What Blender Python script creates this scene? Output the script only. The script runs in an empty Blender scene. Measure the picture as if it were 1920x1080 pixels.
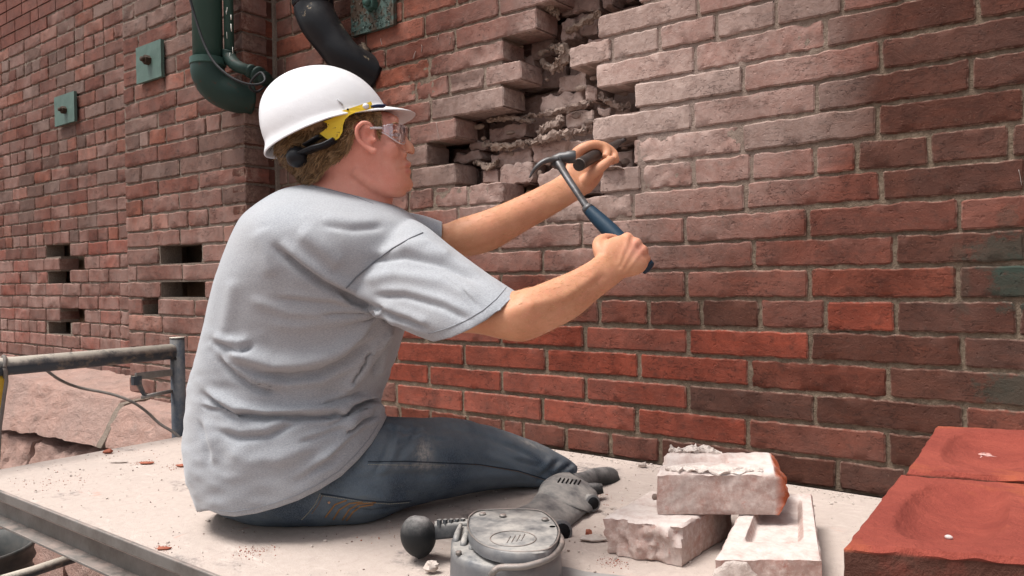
import bpy, math, random
import numpy as np
from mathutils import Vector, noise, Matrix
from mathutils.bvhtree import BVHTree

random.seed(7)
SC = bpy.context.scene
COL = SC.collection

# ------------------------------------------------------------------ camera
CAM = np.array([0.0, -1.75, 0.47])
FPX, YAW, PITCH, ROLL = 1458.3, 0.6525, -0.0143, -0.0151
def _axes():
    cy, sy = math.cos(YAW), math.sin(YAW)
    F = np.array([-sy*math.cos(PITCH), cy*math.cos(PITCH), math.sin(PITCH)])
    R = np.array([cy, sy, 0.0]); U = np.cross(R, F)
    return R*math.cos(ROLL)+U*math.sin(ROLL), -R*math.sin(ROLL)+U*math.cos(ROLL), F
AR, AU, AF = _axes()
cd = bpy.data.cameras.new('camera'); cam = bpy.data.objects.new('camera', cd); COL.objects.link(cam)
cd.sensor_width = 36; cd.lens = FPX/1920*36; cd.clip_start = 0.02; cd.clip_end = 500
M = Matrix(((AR[0], AU[0], -AF[0], CAM[0]), (AR[1], AU[1], -AF[1], CAM[1]), (AR[2], AU[2], -AF[2], CAM[2]), (0, 0, 0, 1)))
cam.matrix_world = M
SC.camera = cam
# ------------------------------------------------------------------ light
world = bpy.data.worlds.new('World'); SC.world = world; world.use_nodes = True
wn = world.node_tree; wn.nodes.clear()
wo = wn.nodes.new('ShaderNodeOutputWorld'); wb = wn.nodes.new('ShaderNodeBackground')
sky = wn.nodes.new('ShaderNodeTexSky'); sky.sky_type = 'NISHITA'; sky.sun_disc = False
SUN_EL, SUN_AZ = math.radians(66), math.radians(212)     # azimuth clockwise from +Y
sky.sun_elevation = SUN_EL; sky.sun_rotation = SUN_AZ; sky.dust_density = 4; sky.air_density = 1.0
hs = wn.nodes.new('ShaderNodeHueSaturation'); hs.inputs['Saturation'].default_value = 0.25
wn.links.new(sky.outputs[0], hs.inputs['Color']); wn.links.new(hs.outputs[0], wb.inputs[0]); wn.links.new(wb.outputs[0], wo.inputs[0])
wb.inputs[1].default_value = 0.07
sd = bpy.data.lights.new('sun', 'SUN'); sun = bpy.data.objects.new('sun', sd); COL.objects.link(sun)
sd.energy = 1.5; sd.angle = math.radians(26); sd.color = (1.0, 0.97, 0.92)
sdir = Vector((math.sin(SUN_AZ)*math.cos(SUN_EL), math.cos(SUN_AZ)*math.cos(SUN_EL), math.sin(SUN_EL)))
sun.rotation_euler = sdir.to_track_quat('Z', 'Y').to_euler()
SC.view_settings.view_transform = 'Standard'; SC.view_settings.look = 'None'
SC.view_settings.exposure = 1.50; SC.view_settings.gamma = 1.0
SC.view_settings.use_curve_mapping = False

# ------------------------------------------------------------------ geometry helpers
def ray(px, py):
    x = (px-960)/FPX; y = (540-py)/FPX
    return AF + AR*x + AU*y
def B(px, py, t): return CAM + ray(px, py)*t
def onW(px, py, y=0.0):
    d = ray(px, py); return CAM + d*((y-CAM[1])/d[1])
def onG(px, py, z=0.0):
    d = ray(px, py); return CAM + d*((z-CAM[2])/d[2])
def proj(P):
    q = np.asarray(P, float)-CAM; t = q@AF
    return 960+FPX*(q@AR)/t, 540-FPX*(q@AU)/t, t

WL = {}     # world location of every object built
def setp(o, label=None, cat=None, group=None, kind=None):
    if label: o['label'] = label
    if cat: o['category'] = cat
    if group: o['group'] = group
    if kind: o['kind'] = kind
    return o
def thing(name, label, cat, loc, group=None):
    o = bpy.data.objects.new(name, None); COL.objects.link(o); o.empty_display_size = .05
    o.location = Vector(loc); WL[o] = np.array(loc, float)
    return setp(o, label, cat, group)
def mk(name, V, Fc, mat, parent=None, smooth=True, sharp=None, origin=None, attrs=None):
    V = np.asarray(V, float)
    if origin is None:
        origin = V.mean(0).copy(); origin[2] = V[:, 2].min()
    origin = np.array(origin, float)
    me = bpy.data.meshes.new(name)
    me.from_pydata((V-origin).tolist(), [], [tuple(int(i) for i in f) for f in Fc])
    if attrs:
        for k, a in attrs.items():
            at = me.attributes.new(k, 'FLOAT', 'POINT'); at.data.foreach_set('value', np.asarray(a, np.float32))
    me.update()
    if smooth:
        me.polygons.foreach_set('use_smooth', [True]*len(me.polygons))
        if sharp: me.set_sharp_from_angle(angle=math.radians(sharp))
    if mat: me.materials.append(mat)
    o = bpy.data.objects.new(name, me); COL.objects.link(o)
    WL[o] = origin
    if parent:
        o.parent = parent; o.location = Vector(origin-WL[parent])
    else: o.location = Vector(origin)
    return o
def join(parts):
    V = []; Fc = []; n = 0
    for v, f in parts:
        v = np.asarray(v, float); V.append(v); Fc += [tuple(i+n for i in q) for q in f]; n += len(v)
    return np.concatenate(V), Fc
def box(c, s, rot=None):
    c = np.array(c, float); s = np.array(s, float)/2
    V = np.array([[x, y, z] for x in (-1, 1) for y in (-1, 1) for z in (-1, 1)])*s
    if rot is not None: V = V@np.array(rot).T
    Fc = [(0, 1, 3, 2), (4, 6, 7, 5), (0, 4, 5, 1), (2, 3, 7, 6), (0, 2, 6, 4), (1, 5, 7, 3)]
    return V+c, Fc
def bbox_obj(name, c, s, mat, parent=None, bev=.004, rot=None, **k):
    V, Fc = box((0, 0, 0), s, rot)
    o = mk(name, V+np.array(c), Fc, mat, parent, smooth=False, **k)
    m = o.modifiers.new('b', 'BEVEL'); m.width = bev; m.segments = 2
    return o
def nrm(v): v = np.asarray(v, float); return v/max(1e-9, np.linalg.norm(v))
def cat_rings(R, sub):
    """Catmull-Rom through a list of rings (or points)."""
    R = [np.asarray(r, float) for r in R]; out = []
    n = len(R)
    for i in range(n-1):
        p0, p1, p2, p3 = R[max(0, i-1)], R[i], R[i+1], R[min(n-1, i+2)]
        for s in range(sub):
            u = s/sub
            out.append(.5*((2*p1)+(-p0+p2)*u+(2*p0-5*p1+4*p2-p3)*u*u+(-p0+3*p1-3*p2+p3)*u**3))
    out.append(R[-1]); return out
def loft(R, caps=True):
    n = len(R[0]); V = np.concatenate(R); Fc = []
    for i in range(len(R)-1):
        for j in range(n):
            a = i*n+j; b = i*n+(j+1) % n
            Fc.append((a, b, b+n, a+n))
    if caps:
        V = np.concatenate([V, [R[0].mean(0), R[-1].mean(0)]]); c0, c1 = len(V)-2, len(V)-1
        L = (len(R)-1)*n
        for j in range(n):
            Fc.append((c0, (j+1) % n, j)); Fc.append((c1, L+j, L+(j+1) % n))
    return V, Fc
def ring(A, Bp, tA, tB, b, n=24, e=2.0):
    """cross-section whose outline touches the sight lines A and B; b = half depth along the sight line"""
    PA, PB = B(A[0], A[1], tA), B(Bp[0], Bp[1], tB)
    c = (PA+PB)/2; e1 = (PB-PA)/2
    v = nrm(c-CAM); v = nrm(v-nrm(e1)*(v@nrm(e1)))
    th = np.linspace(0, 2*math.pi, n, endpoint=False)
    cs, sn = np.cos(th), np.sin(th)
    q = 2.0/e
    x = np.sign(cs)*np.abs(cs)**q; y = np.sign(sn)*np.abs(sn)**q
    return c+np.outer(x, e1)+np.outer(y, v*b)
def ploft(spec, sub=5, n=24, e=2.0, caps=True):
    """spec rows: (ax,ay,bx,by,t,b) or (ax,ay,bx,by,tA,tB,b)"""
    R = []
    for s in spec:
        if len(s) == 6: R.append(ring(s[0:2], s[2:4], s[4], s[4], s[5], n, e))
        else: R.append(ring(s[0:2], s[2:4], s[4], s[5], s[6], n, e))
    return loft(cat_rings(R, sub), caps)
def tube(P, r, n=10, sub=1, caps=True, flat=None):
    P = [np.asarray(p, float) for p in P]
    if np.isscalar(r): r = [r]*len(P)
    if sub > 1:
        rr = cat_rings([np.array([x]) for x in r], sub); P = cat_rings(P, sub); r = [float(x[0]) for x in rr]
    R = []; up = None
    for i, p in enumerate(P):
        d = nrm(P[min(i+1, len(P)-1)]-P[max(i-1, 0)])
        if up is None:
            up = np.array([0, 0, 1.]) if abs(d[2]) < .9 else np.array([1., 0, 0])
        a = nrm(np.cross(d, up)); b = np.cross(a, d); up = b
        th = np.linspace(0, 2*math.pi, n, endpoint=False)
        rb = r[i]*(flat if flat else 1)
        R.append(p+np.outer(np.cos(th), a)*r[i]+np.outer(np.sin(th), b)*rb)
    return loft(R, caps)
def ball(c, r, n=14, m=9, axes=None):
    r = np.array([r]*3 if np.isscalar(r) else r, float)
    R = []
    for i in range(m+1):
        ph = math.pi*(i+.02)/(m+.04)
        th = np.linspace(0, 2*math.pi, n, endpoint=False)
        R.append(np.stack([np.sin(ph)*np.cos(th), np.sin(ph)*np.sin(th), np.full(n, math.cos(ph))], 1))
    V, Fc = loft(R)
    V = V*r
    if axes is not None: V = V@np.array(axes)
    return V+np.array(c), Fc
def nz(p, s, seed=0.0): return noise.noise(Vector((p[0]*s+seed, p[1]*s+seed*1.7, p[2]*s-seed)))
def remesh(V, Fc, vox, iters=3, f=.5):
    me = bpy.data.meshes.new('t'); me.from_pydata(V.tolist(), [], [tuple(int(i) for i in q) for q in Fc])
    o = bpy.data.objects.new('t', me); COL.objects.link(o)
    m = o.modifiers.new('r', 'REMESH'); m.mode = 'VOXEL'; m.voxel_size = vox; m.use_smooth_shade = True
    dg = bpy.context.evaluated_depsgraph_get(); dg.update()
    ev = o.evaluated_get(dg); m2 = ev.to_mesh()
    n = len(m2.vertices); v = np.empty(n*3, np.float32); m2.vertices.foreach_get('co', v); v = v.reshape(-1, 3).astype(float)
    nl = len(m2.loops); li = np.empty(nl, np.int32); m2.loops.foreach_get('vertex_index', li)
    ls = np.empty(len(m2.polygons), np.int32); m2.polygons.foreach_get('loop_start', ls)
    lt = np.empty(len(m2.polygons), np.int32); m2.polygons.foreach_get('loop_total', lt)
    Fq = [li[a:a+b] for a, b in zip(ls, lt)]
    ev.to_mesh_clear(); bpy.data.objects.remove(o); bpy.data.meshes.remove(me)
    Fq = np.array([q if len(q) == 4 else np.append(q, q[-1]) for q in Fq])
    v = lap(v, Fq, iters, f)
    return v, Fq
def lap(v, Fq, iters, f=.5):
    Ed = np.concatenate([Fq[:, [0, 1]], Fq[:, [1, 2]], Fq[:, [2, 3]], Fq[:, [3, 0]]])
    cnt = np.bincount(Ed[:, 0], minlength=len(v))+np.bincount(Ed[:, 1], minlength=len(v))
    for _ in range(iters):
        acc = np.zeros_like(v)
        for k in range(3):
            acc[:, k] = np.bincount(Ed[:, 0], v[Ed[:, 1], k], len(v))+np.bincount(Ed[:, 1], v[Ed[:, 0], k], len(v))
        v = v*(1-f)+f*acc/np.maximum(cnt, 1)[:, None]
    return v
def vnorm(v, Fq):
    fn = np.cross(v[Fq[:, 2]]-v[Fq[:, 0]], v[Fq[:, 3]]-v[Fq[:, 1]])
    n = np.zeros_like(v)
    for k in range(4):
        for c in range(3): n[:, c] += np.bincount(Fq[:, k], fn[:, c], len(v))
    return n/np.maximum(1e-12, np.linalg.norm(n, axis=1))[:, None]
def clean(Fq): return [tuple(dict.fromkeys(int(i) for i in q)) for q in Fq]
def inpoly(x, y, P):
    c = np.zeros(len(x), bool); n = len(P)
    for i in range(n):
        x1, y1 = P[i]; x2, y2 = P[(i+1) % n]
        if y1 == y2: continue
        m = ((y1 > y) != (y2 > y)) & (x < (x2-x1)*(y-y1)/(y2-y1)+x1)
        c ^= m
    return c
def seg_dist(x, y, L):
    """signed distance (px), parameter along an open polyline"""
    best = np.full(len(x), 1e9); sg = np.zeros(len(x)); par = np.zeros(len(x)); n = len(L)-1
    for i in range(n):
        ax, ay = L[i]; bx, by = L[i+1]; dx, dy = bx-ax, by-ay; l2 = dx*dx+dy*dy+1e-9
        u = np.clip(((x-ax)*dx+(y-ay)*dy)/l2, 0, 1)
        qx, qy = x-(ax+u*dx), y-(ay+u*dy); d = np.hypot(qx, qy)
        m = d < best
        best[m] = d[m]; sg[m] = (dx*qy-dy*qx)[m]/math.sqrt(l2); par[m] = (i+u[m])/n
    return best, sg, par
def cut_open(v, Fq, poly, curve, extra=None):
    """drop the faces whose vertices fall in poly (seen along the sight line), then pull the raw rim onto the hem curve"""
    x, y, t = proj(v); ins = inpoly(x, y, poly)
    if extra is not None: ins &= extra(v, t)
    keep = ~(ins[Fq].all(1)); Fk = Fq[keep]
    # boundary edges
    Ed = np.concatenate([Fk[:, [0, 1]], Fk[:, [1, 2]], Fk[:, [2, 3]], Fk[:, [3, 0]]]); Ed = Ed[Ed[:, 0] != Ed[:, 1]]
    key = np.sort(Ed, 1); k1 = key[:, 0].astype(np.int64)*len(v)+key[:, 1]
    u, c = np.unique(k1, return_counts=True); bd = u[c == 1]
    bv = np.unique(np.concatenate([bd//len(v), bd % len(v)])).astype(int)
    C = []
    for i in range(len(curve)-1):
        a, b = np.array(curve[i], float), np.array(curve[i+1], float)
        for s in np.linspace(0, 1, 24, endpoint=False): C.append(a+(b-a)*s)
    C.append(np.array(curve[-1], float)); C = np.array(C)
    bx = np.stack([x[bv], y[bv]], 1)
    d = np.hypot(bx[:, None, 0]-C[None, :, 0], bx[:, None, 1]-C[None, :, 1]); j = d.argmin(1); dm = d.min(1)
    near = (dm < 14)
    q = C[j[near]]; tt = t[bv[near]]
    nv = CAM+(AF[None]+AR[None]*((q[:, 0]-960)/FPX)[:, None]+AU[None]*((540-q[:, 1])/FPX)[:, None])*tt[:, None]
    v = v.copy(); v[bv[near]] = nv
    used = np.unique(Fk); mp = -np.ones(len(v), int); mp[used] = np.arange(len(used))
    return v[used], mp[Fk], mp[bv]

# ------------------------------------------------------------------ material helper
class NT:
    def __init__(s, name):
        s.m = bpy.data.materials.new(name); s.m.use_nodes = True; s.t = s.m.node_tree; s.t.nodes.clear()
        s.out = s.n('ShaderNodeOutputMaterial'); s.b = s.n('ShaderNodeBsdfPrincipled'); s.l(s.b.outputs[0], s.out.inputs[0])
        s.b.inputs['Specular IOR Level'].default_value = .2
    def n(s, k, **kw):
        x = s.t.nodes.new(k)
        for a, b in kw.items(): setattr(x, a, b)
        return x
    def l(s, a, b): s.t.links.new(a, b)
    def set(s, i, v):
        if hasattr(v, 'is_linked') or hasattr(v, 'links'): s.l(v, i)
        else: i.default_value = v
    def pos(s, obj=False):
        return s.n('ShaderNodeTexCoord').outputs['Object'] if obj else s.n('ShaderNodeNewGeometry').outputs['Position']
    def map(s, vec, sc=(1, 1, 1), loc=(0, 0, 0)):
        m = s.n('ShaderNodeMapping'); s.l(vec, m.inputs[0]); m.inputs['Scale'].default_value = sc; m.inputs['Location'].default_value = loc
        return m.outputs[0]
    def noise(s, vec, scale, det=4, rough=.6, dist=0):
        x = s.n('ShaderNodeTexNoise'); s.l(vec, x.inputs['Vector']); x.inputs['Scale'].default_value = scale
        x.inputs['Detail'].default_value = det; x.inputs['Roughness'].default_value = rough; x.inputs['Distortion'].default_value = dist
        return x.outputs['Fac']
    def ramp(s, fac, a, b, lo=0., hi=1.):
        x = s.n('ShaderNodeMapRange'); s.l(fac, x.inputs[0]); x.inputs[1].default_value = a; x.inputs[2].default_value = b
        x.inputs[3].default_value = lo; x.inputs[4].default_value = hi; x.interpolation_type = 'SMOOTHSTEP' if False else 'LINEAR'
        return x.outputs[0]
    def math(s, op, a, b=None):
        x = s.n('ShaderNodeMath', operation=op); s.set(x.inputs[0], a)
        if b is not None: s.set(x.inputs[1], b)
        return x.outputs[0]
    def mix(s, f, a, b, mode='MIX'):
        x = s.n('ShaderNodeMix', data_type='RGBA', blend_type=mode); x.clamp_factor = True
        s.set(x.inputs[0], f); s.set(x.inputs[6], a); s.set(x.inputs[7], b); return x.outputs[2]
    def bump(s, h, st=.5, d=.002, prev=None):
        x = s.n('ShaderNodeBump'); s.l(h, x.inputs['Height']); x.inputs['Strength'].default_value = st; x.inputs['Distance'].default_value = d
        if prev is not None: s.l(prev, x.inputs['Normal'])
        return x.outputs[0]
    def fin(s, col, rough=.9, normal=None):
        s.set(s.b.inputs['Base Color'], col); s.set(s.b.inputs['Roughness'], rough)
        if normal is not None: s.l(normal, s.b.inputs['Normal'])
        return s.m
def C4(r, g, b): return (r, g, b, 1.0)
def attr(N, name): x = N.n('ShaderNodeAttribute', attribute_name=name); return x.outputs['Fac']

# work dust hangs on the masonry around the hole: an irregular patch in world space
DUSTC = onW(1110, 200)
def dust_field(N, P):
    s = N.n('ShaderNodeVectorMath', operation='SUBTRACT'); N.l(P, s.inputs[0]); s.inputs[1].default_value = tuple(DUSTC)
    m = N.n('ShaderNodeVectorMath', operation='MULTIPLY'); N.l(s.outputs[0], m.inputs[0]); m.inputs[1].default_value = (1.45, 1.0, 2.1)
    ln = N.n('ShaderNodeVectorMath', operation='LENGTH'); N.l(m.outputs[0], ln.inputs[0])
    w = N.math('ADD', ln.outputs['Value'], N.math('MULTIPLY', N.math('SUBTRACT', N.noise(P, 2.2, 3), .5), .9))
    return N.ramp(w, .12, 1.12, 1.0, 0.0)

def brick_material(name='old_brick'):
    N = NT(name); P = N.pos(); N.b.inputs['Specular IOR Level'].default_value = .12
    oi = N.n('ShaderNodeObjectInfo'); base = oi.outputs['Color']; al = oi.outputs['Alpha']
    rnd = N.n('ShaderNodeCombineXYZ'); N.l(oi.outputs['Random'], rnd.inputs[0]); N.l(oi.outputs['Random'], rnd.inputs[2])
    rs = N.n('ShaderNodeVectorMath', operation='SCALE'); N.l(rnd.outputs[0], rs.inputs[0]); rs.inputs['Scale'].default_value = 37
    Q = N.n('ShaderNodeVectorMath', operation='ADD'); N.l(P, Q.inputs[0]); N.l(rs.outputs[0], Q.inputs[1]); Q = Q.outputs[0]
    big = N.noise(Q, 9, 4, .6, .6); mid = N.noise(Q, 45, 5, .65); fine = N.noise(Q, 260, 3, .6)
    streak = N.noise(N.map(Q, (1, 1, 5)), 14, 4, .6, .3)
    c = N.mix(N.ramp(big, .35, .7), base, N.mix(1.0, base, C4(.52, .50, .50), 'MULTIPLY'))        # burnt purple-grey clouds
    c = N.mix(N.ramp(streak, .5, .75, 0, .55), c, N.mix(1.0, base, C4(1.3, 1.12, 1.0), 'MULTIPLY'))
    c = N.mix(N.ramp(mid, .52, .74, 0, .6), c, C4(.03, .016, .013))
    c = N.mix(N.ramp(fine, .6, .8, 0, .3), c, C4(.30, .17, .12))
    # chips that show fresh orange clay
    chip = N.ramp(N.noise(Q, 22, 6, .75, .8), .66, .70, 0, .6)
    c = N.mix(chip, c, N.mix(1.0, base, C4(1.5, 1.2, 1.0), 'MULTIPLY'))
    # lime and dust
    D = dust_field(N, P)
    dn = N.noise(P, 60, 5, .7); dn2 = N.noise(P, 7, 4, .6, .5)
    dm = N.math('MULTIPLY', D, N.ramp(dn, .15, .75, .55, 1.0))
    dm = N.math('MULTIPLY', dm, N.ramp(dn2, .25, .6, .55, 1.0))
    dm = N.math('ADD', dm, N.math('MULTIPLY', al, N.ramp(dn2, .3, .75, .25, 1.0)))
    dm = N.math('MINIMUM', dm, .93)
    lum = N.mix(dn, C4(.43, .30, .25), C4(.60, .475, .43))
    c = N.mix(dm, c, lum)
    e = attr(N, 'edge')
    em = N.math('MULTIPLY', N.ramp(e, .35, 1.0), N.ramp(N.noise(P, 60, 5, .75), .44, .66, .03, .75))
    c = N.mix(em, c, N.mix(D, C4(.34, .24, .19), C4(.50, .42, .38)))
    for (px_, py_, sx, sz, am) in ((1888, 478, 16, 26, .75), (1906, 532, 24, 19, .95), (1912, 735, 14, 28, .8), (1890, 415, 60, 30, .45), (1800, 520, 60, 12, .35)):
        cc_ = onW(px_, py_); s_ = N.n('ShaderNodeVectorMath', operation='SUBTRACT'); N.l(P, s_.inputs[0]); s_.inputs[1].default_value = tuple(cc_)
        m_ = N.n('ShaderNodeVectorMath', operation='MULTIPLY'); N.l(s_.outputs[0], m_.inputs[0]); m_.inputs[1].default_value = (sx, 1, sz)
        l_ = N.n('ShaderNodeVectorMath', operation='LENGTH'); N.l(m_.outputs[0], l_.inputs[0])
        w_ = N.math('ADD', l_.outputs['Value'], N.math('MULTIPLY', N.math('SUBTRACT', N.noise(P, 50, 5, .75), .5), 2.4))
        c = N.mix(N.ramp(w_, .75, 1.15, am*.62, 0), c, C4(.022, .05, .04))
    cr = N.math('ABSOLUTE', N.math('SUBTRACT', N.noise(N.map(Q, (1, 1, 3.2)), 16, 5, .65, .5), .5))
    cr = N.math('MULTIPLY', N.ramp(cr, .0, .012, 1, 0), N.ramp(N.noise(Q, 12, 3), .50, .60))
    c = N.mix(N.math('MULTIPLY', cr, .6), c, C4(.03, .017, .014))
    h = N.math('ADD', N.math('MULTIPLY', mid, .6), N.math('MULTIPLY', fine, .35))
    h = N.math('SUBTRACT', h, N.math('MULTIPLY', cr, .9))
    pit = N.ramp(N.noise(Q, 85, 3, .5), .62, .72, 0, -.8)
    h = N.math('ADD', h, pit)
    n1 = N.bump(h, .75, .0022)
    n2 = N.bump(N.noise(Q, 18, 6, .7, .7), .6, .0065, n1)
    return N.fin(c, N.ramp(mid, .3, .8, .72, .95), n2)
def mortar_material(name, c1, c2, dusty=True):
    N = NT(name); P = N.pos()
    f = N.noise(P, 130, 5, .75); g = N.noise(P, 8, 4, .6)
    c = N.mix(N.ramp(f, .3, .7), c1, c2)
    c = N.mix(N.ramp(g, .4, .7, 0, .5 if dusty else .1), c, C4(.10, .07, .055))
    if dusty: c = N.mix(N.math('MULTIPLY', dust_field(N, P), .7), c, C4(.37, .28, .25))
    n = N.bump(N.math('ADD', f, N.noise(P, 330, 3)), .9, .003)
    n = N.bump(N.noise(P, 35, 5, .7), .7, .006, n)
    return N.fin(c, .95, n)
M_BRICK = brick_material()
M_MORT = mortar_material('lime_mortar', C4(.115, .083, .058), C4(.235, .18, .132))
M_MORT_OLD = mortar_material('weathered_mortar', C4(.13, .10, .08), C4(.27, .22, .18))
M_MORT_IN = mortar_material('inner_mortar', C4(.24, .165, .11), C4(.40, .30, .215))

# ------------------------------------------------------------------ bricks
def brick_geo(w, h, d, seed, spall=0., nx=None, nzz=4, wob=.0016, rnd_c=.004):
    """front face centred on the origin facing -y, body goes +d"""
    rs = random.Random(seed)
    nx = nx or max(4, int(round(w/.02)))
    e = .0035
    us = [0, e/w]+[e/w+(1-2*e/w)*(i/(nx-2)) for i in range(1, nx-2)]+[1-e/w, 1]
    zs = [0, e/h]+[e/h+(1-2*e/h)*(i/(nzz-2)) for i in range(1, nzz-2)]+[1-e/h, 1]
    V = []; E = []; so = rs.random()*90
    nU, nZ = len(us), len(zs)
    for j, zz in enumerate(zs):
        for i, uu in enumerate(us):
            x = (uu-.5)*w; z = (zz-.5)*h
            bu = i in (0, nU-1); bz = j in (0, nZ-1)
            wx = nz((0, so, z), 60, so)*wob*1.3; wz = nz((x, so, 0), 38, so+3)*wob*1.6+nz((x, so, 0), 140, so)*wob*.8
            sx = -1 if uu < .5 else 1; sz = -1 if zz < .5 else 1
            edge = max(0, 1-min(uu, 1-uu)*w/.02); edgz = max(0, 1-min(zz, 1-zz)*h/.02)
            x += wx*sx*edge*2; z += wz*edgz*2 if zz > .5 else wz*edgz*1.4
            if bu and bz: x -= sx*rnd_c*rs.uniform(.4, 1.4)*.7; z -= sz*rnd_c*rs.uniform(.4, 1.4)*.7
            y = nz((x, so, z), 30, so+9)*.0012
            if bu or bz: y += e*rs.uniform(.7, 1.2)
            if spall > 0:
                q = nz((x*1.0, so, z*1.6), 26, so+5)+.5*nz((x, so, z), 70, so)
                y += spall*(max(0, q+.2)*.0085-.001)+abs(nz((x, so, z), 110, so))*.0035*spall
            V.append((x, y, z)); E.append(1.0 if (bu or bz) else (.35 if (i in (1, nU-2) or j in (1, nZ-2)) else 0.))
    Fc = []
    for j in range(nZ-1):
        for i in range(nU-1):
            a = j*nU+i; Fc.append((a, a+1, a+nU+1, a+nU))
    bd = [i for i in range(nU)]+[j*nU+nU-1 for j in range(1, nZ)]+[(nZ-1)*nU+i for i in range(nU-2, -1, -1)]+[j*nU for j in range(nZ-2, 0, -1)]
    n0 = len(V)
    for k in bd:
        x, y, z = V[k]; V.append((x+rs.uniform(-.0008, .0008), d+rs.uniform(-.002, .002), z)); E.append(0.15)
    m = len(bd)
    for k in range(m):
        a, b = bd[k], bd[(k+1) % m]; Fc.append((b, a, n0+k, n0+(k+1) % m))
    Fc.append(tuple(range(n0, n0+m)))
    return np.array(V), Fc, E
def brick_mesh(w, h, d, seed, spall=0., **k):
    V, Fc, E = brick_geo(w, h, d, seed, spall, **k)
    me = bpy.data.meshes.new('brick'); me.from_pydata(V.tolist(), [], Fc)
    at = me.attributes.new('edge', 'FLOAT', 'POINT'); at.data.foreach_set('value', np.array(E, np.float32))
    me.polygons.foreach_set('use_smooth', [True]*len(me.polygons)); me.set_sharp_from_angle(angle=math.radians(38))
    me.materials.append(M_BRICK); return me
def put_brick(parent, me, loc, col, scale=(1, 1, 1), rz=0., name='brick', tilt=(0, 0)):
    o = bpy.data.objects.new(name, me); COL.objects.link(o); o.parent = parent
    o.location = Vector(np.array(loc)-WL[parent]); o.scale = scale; o.rotation_euler = (tilt[0], tilt[1], rz); o.color = col
    WL[o] = np.array(loc, float); return o
RB = random.Random(11)
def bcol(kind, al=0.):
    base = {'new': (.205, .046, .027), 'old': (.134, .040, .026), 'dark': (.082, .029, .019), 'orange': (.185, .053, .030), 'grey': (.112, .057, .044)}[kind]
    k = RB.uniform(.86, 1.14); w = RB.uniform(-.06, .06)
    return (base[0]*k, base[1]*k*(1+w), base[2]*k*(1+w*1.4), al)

# course heights of the main wall (bottom joint of course r)
Z1 = {-8: -.2316, -7: -.1903, -6: -.1518, -5: -.1117, -4: -.0735, -3: -.0337, -2: .0056, -1: .0434, 0: .0821, 1: .1205, 2: .1588,
      3: .1979, 4: .2366, 5: .2746, 6: .3135, 7: .3497, 8: .3862, 9: .4237}
ZJ = {k: .47+1.75*v for k, v in Z1.items()}
ZJ[-9] = -.003
for k in range(10, 24): ZJ[k] = ZJ[k-1]+.0682
def px_of(x, y, z): a, b, _ = proj((x, y, z)); return float(a), float(b)

# joints as seen along each course, left to right: x pixel of every perpend; 'H' = hole starts here, '|' = brick resumes
ROWS = {
 9: [685, 795, 934, 1042, 'H', 1240], 8: [640, 722, 852, 1008, 'H', 1195, 1330],
 7: [700, 803, 945, 'H', 1118, 1308, 1455, 1600], 6: [690, 778, 841, 907, 978, 'H', 1065, 1146, 1236, 1342, 1455, 1578, 1700],
 5: [730, 806, 945, 'H', 1115, 1302, 1547, 1833, 2150], 4: [740, 765, 855, 'H', 1187, 1393, 1651, 1960],
 3: [690, 745, 802, 'H', 1108, 1297, 1531, 1820, 2160], 2: [690, 770, 855, 'H', 1183, 1390, 1645, 1921],
 1: [700, 765, 812, 876, 943, 'H', 1122, 1202, 1300, 1408, 1527, 1606, 1742, 1894, 2080],
 0: [740, 858, 998, 1020, 1186, 1397, 1652, 1925], -1: [800, 934, 1090, 1283, 1515, 1798, 2130],
 -2: [868, 1016, 1205, 1412, 1677, 1925], -3: [820, 938, 1105, 1286, 1517, 1796, 2120],
 -4: [800, 880, 1000, 1123, 1215, 1314, 1424, 1547, 1680, 1908, 2150], -5: [797, 938, 1095, 1290, 1518, 1805, 2130],
 -6: [640, 743, 869, 1023, 1197, 1405, 1665, 1948], -7: [700, 803, 940, 1097, 1290, 1527, 1808, 2150],
 -8: [640, 742, 867, 1016, 1193, 1402, 1664, 1960], -9: [700, 748, 806, 875, 942, 980, 1060, 1143, 1237, 1440, 1570, 1700, 1900]}
SPALL = {(6, 778), (6, 841), (7, 803), (1, 812), (1, 876), (1, 1202), (2, 1183), (0, 1020), (6, 690), (7, 700), (1, 765), (-9, 942), (5, 1302)}
wall = thing('brick_wall', 'long old red brick wall that the man chips at, dusty, with a ragged hole of missing bricks', 'wall', (-1.1, 0, -.8))
XL, XR = -2.407, .42
def xof(px, y, z):         # x of the point at depth plane y and height z that lies in pixel column px
    n = AR-AF*((px-960)/FPX)
    return CAM[0]-(n[1]*(y-CAM[1])+n[2]*(z-CAM[2]))/n[0]
def ximg(px, z): return xof(px, 0, z)
holes1 = []; EXT = []
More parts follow.
